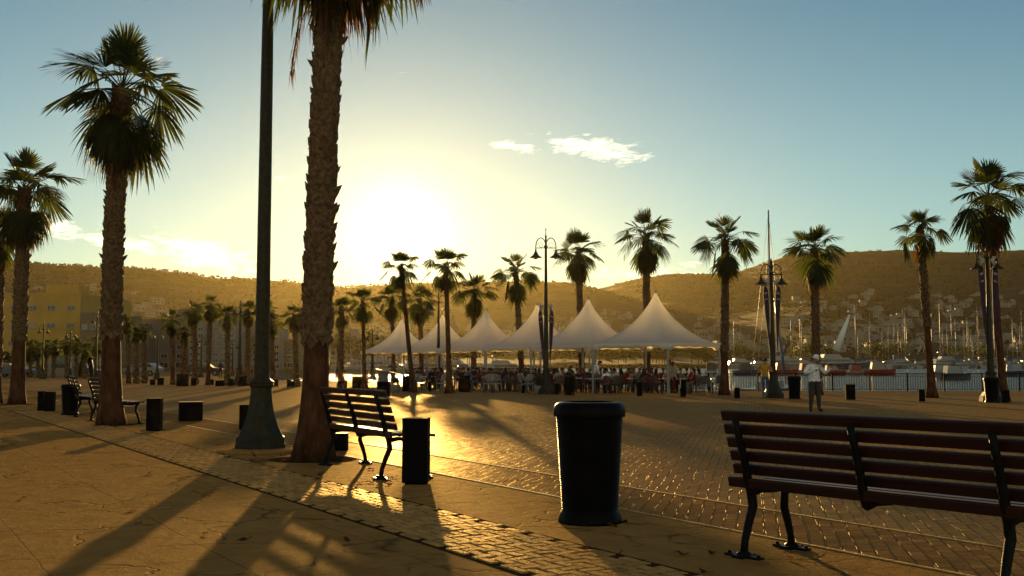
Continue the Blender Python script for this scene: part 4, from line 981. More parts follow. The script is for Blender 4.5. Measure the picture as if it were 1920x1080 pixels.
diners = [d+('',) for d in diners]+[(px, D, fd, t, l, ', back row') for px, D, fd, t, l in ((786, 61, 180, 'dark', 1), (800, 60, 170, 'grey', 0), (822, 61, 190, 'wine', 0), (858, 59, 180, 'red', 1), (871, 59.5, 175, 'wine', 0), (888, 58, 185, 'dark', 0), (896, 59, 30, 'grey', 1), (917, 58.5, 180, 'red', 0), (933, 58, 170, 'grey', 1), (946, 58.5, 185, 'wine', 1), (961, 57, 180, 'blue', 0), (986, 56.5, 175, 'dark', 1), (998, 56, 20, 'grey', 0), (1029, 55, 180, 'wine', 1), (1053, 55.5, 190, 'blue', 0), (1068, 55.5, 20, 'red', 0), (1092, 54.5, 180, 'wine', 1), (1114, 54.5, 170, 'dark', 0), (1133, 53.5, 185, 'blue', 1), (1147, 53, 180, 'red', 0), (1182, 54, 180, 'dark', 1), (1222, 53.5, 175, 'blue', 0), (1243, 53, 190, 'wine', 0), (1287, 53, 180, 'dark', 0))]
seen = {}
for i, (px, D, fd, top, lg, row_) in enumerate(diners):
    x = XA(px, D); rz = R(fd); j = rs.randrange(6)
    legs = rs.choice(['dark', 'dark', 'denim', 'khaki', 'grey'])
    face = 'facing the sea' if abs((fd+180) % 360-180) < 70 else 'facing the plaza' if abs(fd-180) < 50 else 'sitting sideways'
    hair_ = 'long hair' if lg else 'short hair'
    wh = tn(px)+row_; key = (top, face, hair_, wh); seen[key] = seen.get(key, 0)+1
    ord_ = ['', ', further right one', ', third such', ', fourth such', ', fifth such'][seen[key]-1]
    make_person(None, (x, D, 0), rz, top, legs, 'diner in %s, %s, %s, %s%s' % (dn[top], hair_, face, wh, ord_), sc=.91, mesh=SEAT[j], long=bool(lg), group='diners seated under the tents')
    kind = ('white' if px < 1020 and i % 3 == 0 else 'red' if i % 2 else 'dark')
    chair(kind, x, D, rz, '%s chair of the %s diner, %s, %s, %s%s' % ({'white': 'white', 'red': 'red', 'dark': 'brown'}[kind], top, hair_, face, wh, ord_))
lab_t = [(786, 57), (812, 56.5), (822, 56), (872, 55), (907, 54.5), (926, 53.5), (940, 54), (951, 53), (971, 53), (998, 52.5), (1038, 51.5), (1052, 51.5), (1073, 51), (1092, 51), (1116, 49.6), (1146, 49.2), (1180, 50), (1205, 50), (1240, 49.6), (1287, 49.3), (1345, 49)]
for i, (px, D) in enumerate(lab_t):
    table(XA(px, D), D, R(12*(i % 5)), 'square cafe table with thin top under the %s, %s' % (tn(px), ['left of the tent pole', 'among the crowded chairs', 'close to the sea side', 'at the plaza side', 'between two diners', 'with plates on it', 'right of the trunk'][i % 7] if px < 1340 else 'alone at the right end'))
wl = ['leftmost empty white curved cafe chair by the black box', 'second empty white curved cafe chair near the slim palm', 'empty white curved cafe chair left of the straight palm trunk', 'empty white chair touching the straight palm trunk', 'empty white curved chair under the third tent', 'second empty white chair under the third tent', 'third empty white chair under the third tent', 'empty white chair left of the tall double lamp', 'empty white chair nearest the tall double lamp base', 'empty white chair left of the menu stand']
for (px, D, rz), lb in zip(((778, 51.5, 160), (788, 51, 200), (829, 50.5, 150), (836, 50.8, 190), (915, 50, 170), (922, 50, 190), (930, 49.8, 200), (988, 49.5, 150), (996, 49.2, 180), (702, 54, 120)), wl):
    chair('white', XA(px, D), D, R(rz), lb, .98)
chair('dark', XA(1326, 46), 46, R(185), 'empty brown cafe chair right of the nearest tent pole', .95); chair('dark', XA(1353, 47.5), 47.5, R(200), 'empty brown cafe chair beside the palm right of the tents', .95)
chair('white', XA(1345, 51), 51, R(10), 'empty pale chair behind the lone table by the right palm', .95)
# tableware
for i, (px, D) in enumerate(lab_t[::2]):
    g = MB(); g.lathe([(.09, 0), (.11, .012), (.115, .016)], n=12); o = g.build('plate', M['white'], loc=(XA(px, D), D, .69)); tag(o, 'white plate on the cafe table under the %s, spot %s' % (tn(px), ['by the crowd', 'by the pole', 'by the sea', 'by the plaza', 'by the trunk'][i % 5]), 'plate', 'plates on the cafe tables')
# planters, menu stand, pots
def planter(px, py, w, h, lab, D=None, m='bollard', plant=True):
    D = D or G(px, py).y; s = D/F; root = empty('planter_box', (XA(px, D, 0), D, 0)); W_ = w*s; H = h*s; b = MB(); b.box((0, W_*.3, H/2), (W_, W_*.6, H)); b.build('planter_body', M[m], root, bevel=.01)
    t = MB(); t.box((0, W_*.3, H+.012), (W_*1.06, W_*.66, .025)); t.build('planter_rim', M[m], root)
    tag(root, lab, 'planter', 'dark box planters')
M['winebox'] = mat('wine_red_panel', (.04, .012, .010), .5, var=.3)
for a in ((871, 735, 20, 30, 'wine dark box right of the straight palm trunk'), (763, 734, 18, 29, 'black box behind the leaning slim palm'), (671, 732, 22, 26, 'black box left of the slim palm by the first tent'), (645, 728, 10, 14, 'small black box right of the biggest trunk'),
          (285, 722, 9, 10, 'small dark planter by the lamp between far palm groups'), (300, 722, 11, 13, 'dark planter right of the far lamp'), (340, 724, 20, 22, 'wide dark planter with a pale panel at the far palms'), (362, 723, 9, 14, 'narrow dark planter at a far palm foot'), (392, 722, 14, 10, 'low dark planter beneath the tallest far palm'),
          (411, 724, 15, 10, 'low planter left of the slim lamp'), (432, 724, 9, 13, 'planter just left of the slim lamp'), (453, 724, 14, 18, 'tall dark planter right of the slim lamp'), (516, 725, 9, 14, 'dark planter right of the big lamp post'), (541, 726, 7, 14, 'narrow bin box between two far palms'), (548, 726, 8, 10, 'low box at the foot of the palm near the biggest trunk')):
    planter(*a)
def menu_stand():
    p = G(718, 742); s = p.y/F; root = empty('menu_stand', (p.x, p.y, 0)); b = MB(); b.box((0, .2, .32), (.55, .4, .64)); b.build('stand_base', M['bollard'], root, bevel=.02)
    g = MB(); g.box((0, .02, .82), (.42, .04, .42)); g.build('grey_panel', M['grey'], root); a = MB(); a.box((.30, .2, 1.02), (1.25, .6, .04), rot=Matrix.Rotation(R(12), 3, 'Y')); a.build('slanted_lid', M['darkplastic'], root); f = MB()
    for q in (-.2, .2): f.box((q, .2, .85), (.04, .04, .45))
    f.build('side_frame', M['bollard'], root)
    tag(root, 'dark serving stand with grey front panel and slanted lid left of the diners', 'serving stand')
menu_stand()
def pot(px, D, lab, h=1.0):
    root = empty('potted_shrub', (XA(px, D), D, 0)); b = MB(); b.lathe([(.16, 0), (.22, .35), (.24, .38)], n=12); b.build('pot', M['cream'], root); l = MB(); r = random.Random(px)
    for i in range(260):
        d = Vector((r.gauss(0, 1), r.gauss(0, 1), r.gauss(0, 1))).normalized()*r.uniform(.05, .30); c = d+Vector((0, 0, .62*h)); a = Vector((r.gauss(0, 1), r.gauss(0, 1), r.gauss(0, 1))).normalized()*.05; e = a.cross(d).normalized()*.03; l.add([c-a, c+e, c+a, c-e], [(0, 1, 2, 3)])
    l.build('foliage', M['bush'], root, recalc=False); tag(root, lab, 'potted shrub', 'potted shrubs at the terrace edge')
M['bush'] = leafmat('dark_leaf', (.030, .042, .014), (.08, .10, .02), .3)
pot(1009, 48, 'pale pot with a shrub left of the tall double lamp base'); pot(743, 51, 'pale pot with a shrub right of the serving stand'); pot(975, 52, 'potted shrub among the diners under the fourth tent')
# ------------------------------------------------------------------ buildings on the left
def bmat(n, c): M[n] = mat(n, c, .85, var=.14, scale=.35, bump=.02, bscale=6); return M[n]
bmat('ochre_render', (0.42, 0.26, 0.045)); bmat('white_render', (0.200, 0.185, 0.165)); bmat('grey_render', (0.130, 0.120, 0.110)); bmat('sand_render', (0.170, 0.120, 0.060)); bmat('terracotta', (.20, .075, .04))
M['pane'] = mat('window_glass', (.02, .022, .025), .12, var=.3, spec=.6); M['shutter'] = mat('pale_shutter', (.32, .29, .24), .7, var=.3); M['slab'] = mat('balcony_slab', (.30, .28, .25), .8, var=.2)
def building(x0, x1, ytop, D, floors, cols, m, lab, depth=14, rz=0, balcony=False, win=(1.3, 1.2), g0=2.2, skip=(), shutters=False, parapet=.5, roofbox=True, name='apartment_building'):
    xa, xb = XA(x0, D), XA(x1, D); W_ = xb-xa; H = ZA(ytop, D); root = empty(name, ((xa+xb)/2, D, 0), rz)
    b = MB(); b.box((0, depth/2, H/2-.5), (W_, depth, H+1)); b.build('wall', M[m], root)
    r = MB()
    for c, d in (((0, .1, H+parapet/2), (W_+.1, .25, parapet)), ((0, depth-.1, H+parapet/2), (W_+.1, .25, parapet)), ((-W_/2+.1, depth/2, H+parapet/2), (.25, depth-.5, parapet)), ((W_/2-.1, depth/2, H+parapet/2), (.25, depth-.5, parapet))): r.box(c, d)
    if roofbox: r.box((W_*.22, depth*.5, H+1.2), (min(5, W_*.3), 4, 2.4))
    r.build('roof_parapet', M[m], root)
    fh = (H-.8)/floors; rr = random.Random(int(x0*7+ytop)); cache = {}
    for f in range(floors):
        for c in range(cols):
            if (f, c) in skip: continue
            x = -W_/2+W_*(c+.5)/cols; z = fh*(f+.55)+.3
            w, h = win if f else (win[0]*1.3, win[1]*1.5)
            h = min(h, fh*.62)
            kind = rr.choice('ppps' if shutters else 'pppp'); key = (round(w, 2), round(h, 2), kind)
            if key not in cache:
                fm = MB(); t = .06
                for cc, dd in (((0, -.05, h/2), (w+2*t, .1, t)), ((0, -.05, -h/2), (w+3*t, .16, t)), ((-w/2-t/2, -.045, 0), (t, .09, h-t)), ((w/2+t/2, -.045, 0), (t, .09, h-t)), ((0, -.03, 0), (.06, .05, h-t))): fm.box(cc, dd)
                a = fm.build('window', M['shutter'], root); g = MB(); g.box((0, -.008, 0), (w, .02, h)); p_ = g.build('pane' if kind == 'p' else 'lowered_shutter', M['pane' if kind == 'p' else 'shutter'], a); cache[key] = a; a.location = (x, 0, z)
            else:
                c_ = copy_tree(cache[key], root); c_.location = (x, 0, z)
        if balcony and f:
            e = min(1, fh/2.9)
            s = MB(); s.box((0, -.65*e, fh*f+.15*e), (W_*.92, 1.3*e, .18*e)); s.build('balcony_slab', M['slab'], root)
            s = MB(); s.box((0, -1.28*e, fh*f+.60*e), (W_*.92, .06, .7*e))
            s.build('balcony_parapet', M[m], root)
    tag(root, lab, 'building', 'buildings beyond the plaza'); return root
building(-140, 148, 556, 150, 4, 8, 'ochre_render', 'big ochre yellow building with flat roof at the far left', balcony=False, win=(1.0, .62), depth=20, shutters=True)
building(149, 196, 592, 146, 3, 3, 'sand_render', 'lower sand coloured wing beside the ochre building', win=(.7, .7), roofbox=False, shutters=True)
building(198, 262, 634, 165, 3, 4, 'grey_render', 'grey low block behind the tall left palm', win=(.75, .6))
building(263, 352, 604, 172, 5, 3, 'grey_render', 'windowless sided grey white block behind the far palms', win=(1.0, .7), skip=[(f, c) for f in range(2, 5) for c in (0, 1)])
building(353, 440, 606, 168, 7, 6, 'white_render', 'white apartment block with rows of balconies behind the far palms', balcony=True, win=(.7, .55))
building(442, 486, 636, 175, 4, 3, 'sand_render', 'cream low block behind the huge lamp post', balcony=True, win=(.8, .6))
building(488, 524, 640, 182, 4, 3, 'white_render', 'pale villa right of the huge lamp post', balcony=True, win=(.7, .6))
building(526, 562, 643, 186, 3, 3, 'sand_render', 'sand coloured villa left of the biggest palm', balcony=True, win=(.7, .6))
building(618, 672, 630, 330, 5, 5, 'white_render', 'terraced white block right of the biggest palm', balcony=True, win=(1.2, .9)); building(673, 705, 650, 345, 4, 4, 'sand_render', 'lower terraced block left of the first tent', balcony=True, win=(1, .8))
building(1345, 1385, 640, 620, 4, 5, 'white_render', 'long white building on the far shore right of the tents', win=(3, 1.6)); building(1500, 1525, 650, 600, 3, 4, 'sand_render', 'small block on the far shore behind the violinist', win=(2.4, 1.4))
# ------------------------------------------------------------------ broadleaf trees
def tree_mesh(seed, n, leaf, squash=.8):
    r = random.Random(seed); mb = MB(); cl = [(Vector((r.gauss(0, .33), r.gauss(0, .33), r.gauss(0, .25*squash)+.1)), r.uniform(.22, .42)) for _ in range(16)]
    for i in range(n):
        c, s = r.choice(cl); d = Vector((r.gauss(0, 1), r.gauss(0, 1), r.gauss(0, 1))).normalized(); p = c+d*s*r.uniform(.6, 1.0)**.5; a = Vector((r.gauss(0, 1), r.gauss(0, 1), r.gauss(0, 1))).normalized(); b = a.cross(Vector((r.gauss(0, 1), r.gauss(0, 1), r.gauss(0, 1)))).normalized(); q = leaf*r.uniform(.6, 1.3)
        mb.add([p-a*q, p+b*q*.6, p+a*q, p-b*q*.6], [(0, 1, 2, 3)])
    o = mb.build('crown', M['bush'], recalc=False); me = o.data; bpy.data.objects.remove(o); return me
TM = [tree_mesh(s, 900, .07) for s in (1, 2, 3)]; TMf = [tree_mesh(s, 420, .10) for s in (4, 5, 6)]
tk = MB(); tk.tube([(0, 0, -.1), (.03, 0, .5), (0, .02, 1.0)], [.08, .055, .04], n=6); tk.tube([(0, 0, .6), (.3, .1, 1.1)], [.04, .02], n=5); tk.tube([(0, 0, .7), (-.25, .1, 1.15)], [.035, .02], n=5); _o = tk.build('trunk', M['trunk']); TKM = _o.data; bpy.data.objects.remove(_o)
def tree(x, y, z, H, W_, lab, group, j, far=False, name='broadleaf_tree'):
    root = empty(name, (x, y, z), j*1.3); c = bpy.data.objects.new('crown', (TMf if far else TM)[j % 3]); COL.objects.link(c); c.parent = root; c.location = (0, 0, H*.60); c.scale = (W_*.62, W_*.62, H*.52)
    t = bpy.data.objects.new('trunk', TKM); COL.objects.link(t); t.parent = root; t.scale = (H*.3, H*.3, H*.5); tag(root, lab, 'tree', group)
for i, (px, yt, w, D, lb) in enumerate(((2, 652, 46, 118, 'dark dense tree at the left edge before the ochre building'), (66, 684, 40, 122, 'low round dark tree in the dim grove'), (92, 688, 36, 120, 'bushy tree right of the dim grove palms'), (115, 700, 20, 118, 'small rounded bush in front of the kiosk'), (-60, 640, 60, 125, 'dark tree outside the left side of the ochre building'))):
    H = ZA(yt, D); tree(XA(px, D), D, 0, H, w*D/F, lb, 'dark trees by the far left road', i)
rt = random.Random(21)
for i in range(64):
    px = rt.choice([rt.uniform(940, 1420), rt.uniform(1000, 1350), rt.uniform(1420, 2000), rt.uniform(640, 940)]); r_ = interp(px, SHORE)+rt.uniform(14, 60); az = math.atan((px-960)/F)
    tree(r_*math.sin(az), r_*math.cos(az), .6, rt.uniform(7, 12.5), rt.uniform(9, 17), 'dark rounded tree standing along the far harbour shore', 'trees along the far harbour shore', i, True, 'shore_tree')
# ------------------------------------------------------------------ hillside scrub (uncountable) and houses
def scrub():
    r = random.Random(8); mb = MB(); R_ = []
    def blob(c, s):
        vs = []; 
        for zz, rr in ((-.6, .55), (0, 1), (.6, .7)):
            for k in range(5):
                t = k*1.2566+zz; q = rr*r.uniform(.7, 1.25); vs.append((c[0]+q*s*math.cos(t), c[1]+q*s*math.sin(t), c[2]+zz*s*r.uniform(.6, 1.0)))
        vs.append((c[0], c[1], c[2]+s*r.uniform(.7, 1.1))); fs = []
        for i in range(2):
            for k in range(5): fs.append((i*5+k, i*5+(k+1) % 5, i*5+5+(k+1) % 5, i*5+5+k))
        for k in range(5): fs.append((10+k, 10+(k+1) % 5, 15))
        mb.add(vs, fs)
    for i in range(12000):
        px = r.uniform(-300, 2250); 
        u = r.random(); r_ = 560+1500*u**.8 if i % 5 else (R1 if r.random() < .5 else R2)*(1+.06*math.sin(px*.004+(R1 if 1 else 0)))*r.uniform(.93, 1.0)
        h = hgt(px, r_)
        if r_ < 900 and px < 560: continue
        if wob(px*2.2, r_*.9) < -.2 and i % 5: continue
        az = math.atan((px-960)/F); blob((r_*math.sin(az), r_*math.cos(az), h+.6), r.uniform(1.2, 2.6)*(.45+r_/2800))
    tag(mb.build('hillside_scrub', M['scrub'], recalc=False), kind='stuff')
M['scrub'] = mat('dark_scrub', (.012, .017, .008), .95, var=.5, scale=.02, spec=.05, col2=(.035, .036, .018)); scrub()
def ridge_trees():
    r = random.Random(12); 
    for i in range(90):
        ridge2 = i % 2; px = r.uniform(1130, 2000) if ridge2 else r.uniform(0, 1120); RR = R2 if ridge2 else R1; rr = RR*(1+.06*math.sin(px*.004+RR))*.985; az = math.atan((px-960)/F)
        h = hgt(px, rr); s = r.uniform(4, 7.5)*RR/1500; tree(rr*math.sin(az), rr*math.cos(az), h-s*.35, s, s*r.uniform(.8, 1.5), 'tiny dark tree silhouetted on the hill ridge', 'trees silhouetted on the ridge', i, True, 'ridge_tree')
ridge_trees()
M['hwall'] = mat('whitewash', (.22, .205, .165), .85, var=.3, scale=.05); M['hroof'] = mat('clay_roof', (.06, .03, .02), .9, var=.3)
def house_mesh(seed):
    r = random.Random(seed); mb = MB(); w, d, h = r.uniform(9, 15), r.uniform(7, 10), r.uniform(4, 7); mb.box((0, 0, h/2-2), (w, d, h+4), m=0)
    if seed % 2:
        mb.add([(-w/2-.4, -d/2-.4, h), (w/2+.4, -d/2-.4, h), (w/2+.4, d/2+.4, h), (-w/2-.4, d/2+.4, h), (-w/2+1, 0, h+2), (w/2-1, 0, h+2)], [(0, 1, 5, 4), (2, 3, 4, 5), (1, 2, 5), (3, 0, 4), (3, 2, 1, 0)], 1)
    else:
        mb.box((0, 0, h+.3), (w+.3, d+.3, .6), m=0); mb.box((w*.2, 0, h+1.6), (w*.4, d*.6, 2.4), m=0)
    if seed % 3 == 0: mb.box((-w*.6, .5, h*.3-1), (w*.5, d*.7, h*.6+2), m=0)
    nf = 2 if h > 5 else 1
    for f in range(nf):
        for k in range(3): mb.box((-w/2+w*(k+.5)/3, -d/2-.02, 1.6+2.9*f), (1.5, .12, 1.3), m=2)
    mb.box((0, -d/2-.9, 3.0), (w*.7, 1.8, .25), m=0)
    o = mb.build('hill_house', [M['hwall'], M['hroof'], M['pane']]); me = o.data; bpy.data.objects.remove(o); return me
HM = [house_mesh(s) for s in range(7)]
rh = random.Random(17); nh = 0
def find_r(px, y):
    for k in range(200):
        r_ = 600+k*9
        az = math.atan((px-960)/F); D = r_*math.cos(az)
        if ZA(y, D) <= hgt(px, r_): return r_
    return None
zones = [(1330, 1960, 548, 662, .55), (1040, 1340, 588, 660, .17), (700, 1040, 612, 668, .12), (60, 460, 540, 600, .10), (440, 620, 560, 630, .06)]
while nh < 292:
    z = rh.random(); acc = 0
    for zo in zones:
        acc += zo[4]
        if z <= acc: break
    px = rh.uniform(zo[0], zo[1]); y = zo[3]-(zo[3]-zo[2])*rh.random()**1.35
    if wob(px*3.1, y*6) < -.6: continue
    r_ = find_r(px, y)
    if not r_: continue
    nh += 1; az = math.atan((px-960)/F); o = bpy.data.objects.new('hill_house', HM[nh % 7]); COL.objects.link(o); s = rh.uniform(.5, 1.0)
    o.location = (r_*math.sin(az), r_*math.cos(az), hgt(px, r_)); o.scale = (s, s, s*rh.uniform(.8, 1.3)); o.rotation_euler = (0, 0, rh.choice([0, .5, -.6, .2, 1.2])-az); tag(o, ('red roofed' if (nh % 7) % 2 else 'flat roofed')+' pale little house '+('above the masts at the right' if px > 1600 else 'on the slope behind the violinist' if px > 1400 else 'on the slope right of the nearest tent' if px > 1230 else 'behind the tent peaks' if px > 620 else 'on the hazy left hillside'), 'house', 'pale houses on the distant hillside')
# ------------------------------------------------------------------ boats
M['gel'] = mat('white_gelcoat', (.22, .22, .20), .25, var=.08, scale=1); M['navy'] = mat('navy_hull', (.02, .035, .07), .25, var=.2, scale=1); M['blueb'] = mat('blue_stripe', (.03, .10, .20), .35, var=.2); M['mast'] = mat('pale_aluminium_mast', (.15, .14, .10), .5, 0, var=.1); M['redb'] = mat('red_hull', (.20, .018, .012), .35, var=.25); M['creamb'] = mat('cream_canvas', (.26, .22, .14), .7, var=.2)
def hull(mb, L, B, Hf, m=0, draft=.35, sheer=.25, stripe=None):
    n = 12; vs = []; fs = []
    for i in range(n+1):
        t = i/n; x = -L/2+L*t; w = B/2*(1-max(0, (t-.45)/.55)**2.2)*(.82+.18*min(1, t*4)); top = Hf*(1+sheer*t*t); fl = .62
        rake = .10*L*max(0, (t-.8)/.2)
        vs += [(x-rake*.6, 0, -draft*(1-.7*t)), (x-rake*.3, -w*fl, -.02), (x, -w, top), (x, -w*.9, top+.02), (x, w*.9, top+.02), (x, w, top), (x-rake*.3, w*fl, -.02)]
    for i in range(n):
        for k in range(7): fs.append((i*7+k, i*7+(k+1) % 7, (i+1)*7+(k+1) % 7, (i+1)*7+k))
    fs += [tuple(range(7)), tuple(n*7+k for k in reversed(range(7)))]
    mb.add(vs, fs, m, False)
def yacht(L, hm='gel'):
    root = empty('motor_yacht', (0, 0, -1)); h = MB(); B = L*.26; Hf = L*.085; hull(h, L, B, Hf); h.build('hull', M[hm], root)
    s = MB(); s.prism([(-L*.36, Hf), (L*.26, Hf), (L*.14, Hf*2.05), (-L*.32, Hf*2.05)], 'y', -B*.36, B*.36); s.build('cabin', M['gel'], root, bevel=L*.004)
    w = MB(); w.prism([(-L*.30, Hf*1.35), (L*.19, Hf*1.35), (L*.15, Hf*1.75), (-L*.29, Hf*1.75)], 'y', -B*.363, B*.363); w.build('cabin_windows', M['pane'], root)
    f = MB(); f.prism([(-L*.24, Hf*2.06), (L*.06, Hf*2.06), (0, Hf*2.65), (-L*.22, Hf*2.65)], 'y', -B*.28, B*.28); f.build('flybridge', M['gel'], root)
    a = MB(); a.tube([(-L*.2, -B*.26, Hf*2.6), (-L*.24, -B*.24, Hf*3.5), (-L*.24, B*.24, Hf*3.5), (-L*.2, B*.26, Hf*2.6)], L*.008, n=6); a.lathe([(L*.02, 0), (L*.02, L*.012), (.01, L*.02)], n=8, c=(-L*.24, 0, Hf*3.5)); a.tube([(-L*.24, 0, Hf*3.5), (-L*.25, 0, Hf*5)], L*.002, n=4); a.build('radar_arch', M['gel'], root)
    r = MB(); r.tube([(L*(.12+.03*i), -B*.4*(1-i/14), Hf*1.55) for i in range(12)], .02, n=4); r.tube([(L*(.12+.03*i), B*.4*(1-i/14), Hf*1.55) for i in range(12)], .02, n=4)
    for i in range(0, 12, 3):
        for q in (-1, 1): r.tube([(L*(.12+.03*i), q*B*.4*(1-i/14), Hf), (L*(.12+.03*i), q*B*.4*(1-i/14), Hf*1.55)], .015, n=4)
    r.build('bow_rail', M['mast'], root)
    return root
def sailer(L, Hm, hm='gel', cover=True):
    root = empty('sailing_yacht', (0, 0, -1)); h = MB(); B = L*.28; hull(h, L, B, L*.075); h.build('hull', M[hm], root)
    c = MB(); c.prism([(-L*.12, L*.075), (L*.2, L*.085), (L*.12, L*.13), (-L*.12, L*.125)], 'y', -B*.25, B*.25); c.build('cabin', M['gel'], root)
    m = MB(); m.tube([(L*.07, 0, L*.08), (L*.07, 0, Hm)], [.13, .08], n=6); m.build('mast', M['mast'], root)
    g = MB(); g.tube([(L*.07, 0, L*.2), (-L*.3, 0, L*.19)], .07, n=6); g.build('boom', M['mast'], root)
    v = MB(); v.tube([(L*.06, 0, L*.225), (-L*.1, 0, L*.225), (-L*.28, 0, L*.21)], [.2, .16, .09], n=7); v.build('sail_cover', M['blueb'], root)
    r = MB(); r.tube([(L*.49, 0, L*.09), (L*.07, 0, Hm*.97)], .035, n=4); r.tube([(-L*.49, 0, L*.08), (L*.07, 0, Hm*.99)], .02, n=4)
    for q in (-1, 1): r.tube([(L*.06, q*B*.45, L*.08), (L*.07, q*.5, Hm*.55), (L*.07, 0, Hm*.93)], .02, n=4)
    for z in (.45, .7): r.tube([(L*.07, -.6, Hm*z), (L*.07, .6, Hm*z)], .03, n=4)
    r.build('rigging', M['mast'], root); return root
def put(o, px, D, rz, lab, cat, grp, s=1): o.location = (XA(px, D), D, -1); o.rotation_euler = (0, 0, rz); o.scale = (s, s, s); return tag(o, lab, cat, grp)
Y1, Y2, S1, S2 = yacht(15), yacht(26, 'navy'), sailer(12, 15), sailer(14, 18.5, 'navy')
put(Y1, 1694, 462, .3, 'white motor yacht with dark windows moored left of the slim leaning palm', 'motor yacht', 'motor yachts in the far marina', 1.25)
put(Y2, 1570, 400, R(6), 'large dark blue hulled yacht with white decks behind the violinist', 'motor yacht', 'motor yachts in the far marina', 1.0)
ylist = [(1640, 480, 'white motor yacht right of the big blue hulled yacht'), (1730, 475, 'white yacht partly hidden by the slim leaning palm'), (1785, 460, 'long pale yacht right of the slim leaning palm'), (1822, 470, 'white yacht left of the right edge lamp'), (1868, 480, 'white yacht behind the right edge lamp'), (1903, 468, 'white yacht at the right edge of the marina'), (1430, 420, 'white yacht left of the double lamp with banners'), (1475, 430, 'white yacht right of the double lamp with banners'), (1515, 450, 'pale yacht just left of the violinist'),
         (1395, 440, 'small white yacht right of the last tent'), (948, 235, 'low cream motor boat seen under the fourth tent'), (640, 250, 'white boat right of the biggest palm trunk'), (690, 240, 'white boat behind the slim palm and first tent'), (742, 232, 'white boat seen under the first tent'), (800, 238, 'white boat seen under the second tent'), (862, 240, 'white boat seen under the third tent'), (905, 255, 'white boat behind the third tent diners'), (1755, 500, 'far yacht among the tallest masts'), (1660, 505, 'far yacht between masts right of the violinist'), (1850, 505, 'far yacht behind the right edge palm')]
for i, (px, D, lb) in enumerate(ylist): put(copy_tree(Y1), px, D, [.2, -.3, .05, .6, 2.9, 3.2, -.1][i % 7], lb, 'motor yacht', 'motor yachts in the far marina', [1.2, .95, 1.6, 1.1, 1.3][i % 5]*(.75 if D < 300 else 1))
rb = random.Random(33); first = True
spots = [(px, rb.uniform(455, 512)) for px in [rb.uniform(1590, 1950) for _ in range(38)]]+[(px, rb.uniform(460, 500)) for px in [rb.uniform(1370, 1590) for _ in range(7)]]+[(px, rb.uniform(215, 290)) for px in [rb.uniform(625, 900) for _ in range(22)]]
W1_ = 'first second third fourth fifth sixth seventh eighth ninth tenth eleventh twelfth thirteenth fourteenth fifteenth sixteenth seventeenth eighteenth nineteenth'.split(); TN = 'twent thirt fort fift'.split()
def ORD(k):
    k += 1
    if k < 20: return W1_[k-1]
    t, u = divmod(k, 10); return TN[t-2]+('ieth' if u == 0 else 'y-'+W1_[u-1])
NL = sum(1 for q in spots if q[1] < 400)
for i, (px, D) in enumerate(sorted(spots)):
    src = (S1, S2)[i % 2]; o = src if i < 2 else copy_tree(src); far = D > 400
    put(o, px, D, rb.choice([.2, 1.2, 1.5, 1.8, -.4, 2.7]), '%s hulled sailing yacht, %s mast from left, %s' % (('white', 'navy')[i % 2], ORD(i-NL if far else i), 'right marina' if far else 'hazy marina behind left tents'), 'sailing yacht', 'sailing yachts in the far right marina' if far else 'sailing yachts behind the left tents', rb.uniform(.95, 1.6) if far else rb.uniform(.55, .95))
# close boats beyond the railing
o = copy_tree(S2); put(o, 1441, 70, R(60), 'tall masted sailing yacht moored just beyond the railing behind the banners', 'sailing yacht', None, .62)
o.scale = (.62, .62, (ZA(392, 70)+1)/18.5)
fj = MB(); a_ = Vector((XA(1454, 69.0), 69.0, ZA(560, 69))); b_ = Vector((XA(1471, 68.0), 68.0, ZA(702, 68))); fj.tube([a_, a_.lerp(b_, .3), b_], [.035, .07, .09], n=7); tag(fj.build('furled_sail', M['blueb']), 'furled blue sail slanting beside the lamp with banners', 'sail')
M['sailwhite'] = mat('white_sailcloth', (.75, .74, .62), .7, var=.1)
def wedge(px0, y0, px1, y1, D, w0, w1, lab, m='mast'):
    r = MB(); p0 = Vector((XA(px0, D), D, ZA(y0, D))); p1 = Vector((XA(px1, D), D, ZA(y1, D))); s = D/F; r.tube([p0, p0.lerp(p1, .5), p1], [w0*s, (w0+w1)*.55*s, w1*s], n=6, flat=.4); tag(r.build('raised_boom', M[m]), lab, 'boom')
wedge(1569, 657, 1595, 590, 398, 8, 1.6, 'white tapering boom raised over the blue hulled yacht', 'sailwhite'); wedge(1478, 638, 1494, 598, 300, 1.6, .9, 'slim white spar leaning right of the banners', 'gel'); wedge(1470, 662, 1482, 638, 296, 1.4, 2.4, 'dark lower part of the leaning spar', 'darkplastic')
def smallboat(px, D, L, hm, top, lab, rz=0):
    root = empty('moored_boat', (XA(px, D), D, -1), rz); h = MB(); hull(h, L, L*.36, L*.17); h.build('hull', M[hm], root); c = MB(); c.prism([(-L*.3, L*.17), (L*.16, L*.19), (L*.08, L*.40), (-L*.26, L*.42)], 'y', -L*.13, L*.13); c.build('canopy_cover', M[top], root, bevel=.05)
    w = MB(); w.prism([(L*.165, L*.20), (L*.20, L*.20), (L*.10, L*.36), (L*.07, L*.36)], 'y', -L*.12, L*.12); w.build('windscreen', M['pane'], root); r = MB(); r.tube([(L*.2, -L*.14, L*.26), (L*.44, 0, L*.30), (L*.2, L*.14, L*.26)], .02, n=4); r.build('bow_rail', M['mast'], root); tag(root, lab, 'boat', 'small boats moored just beyond the railing')
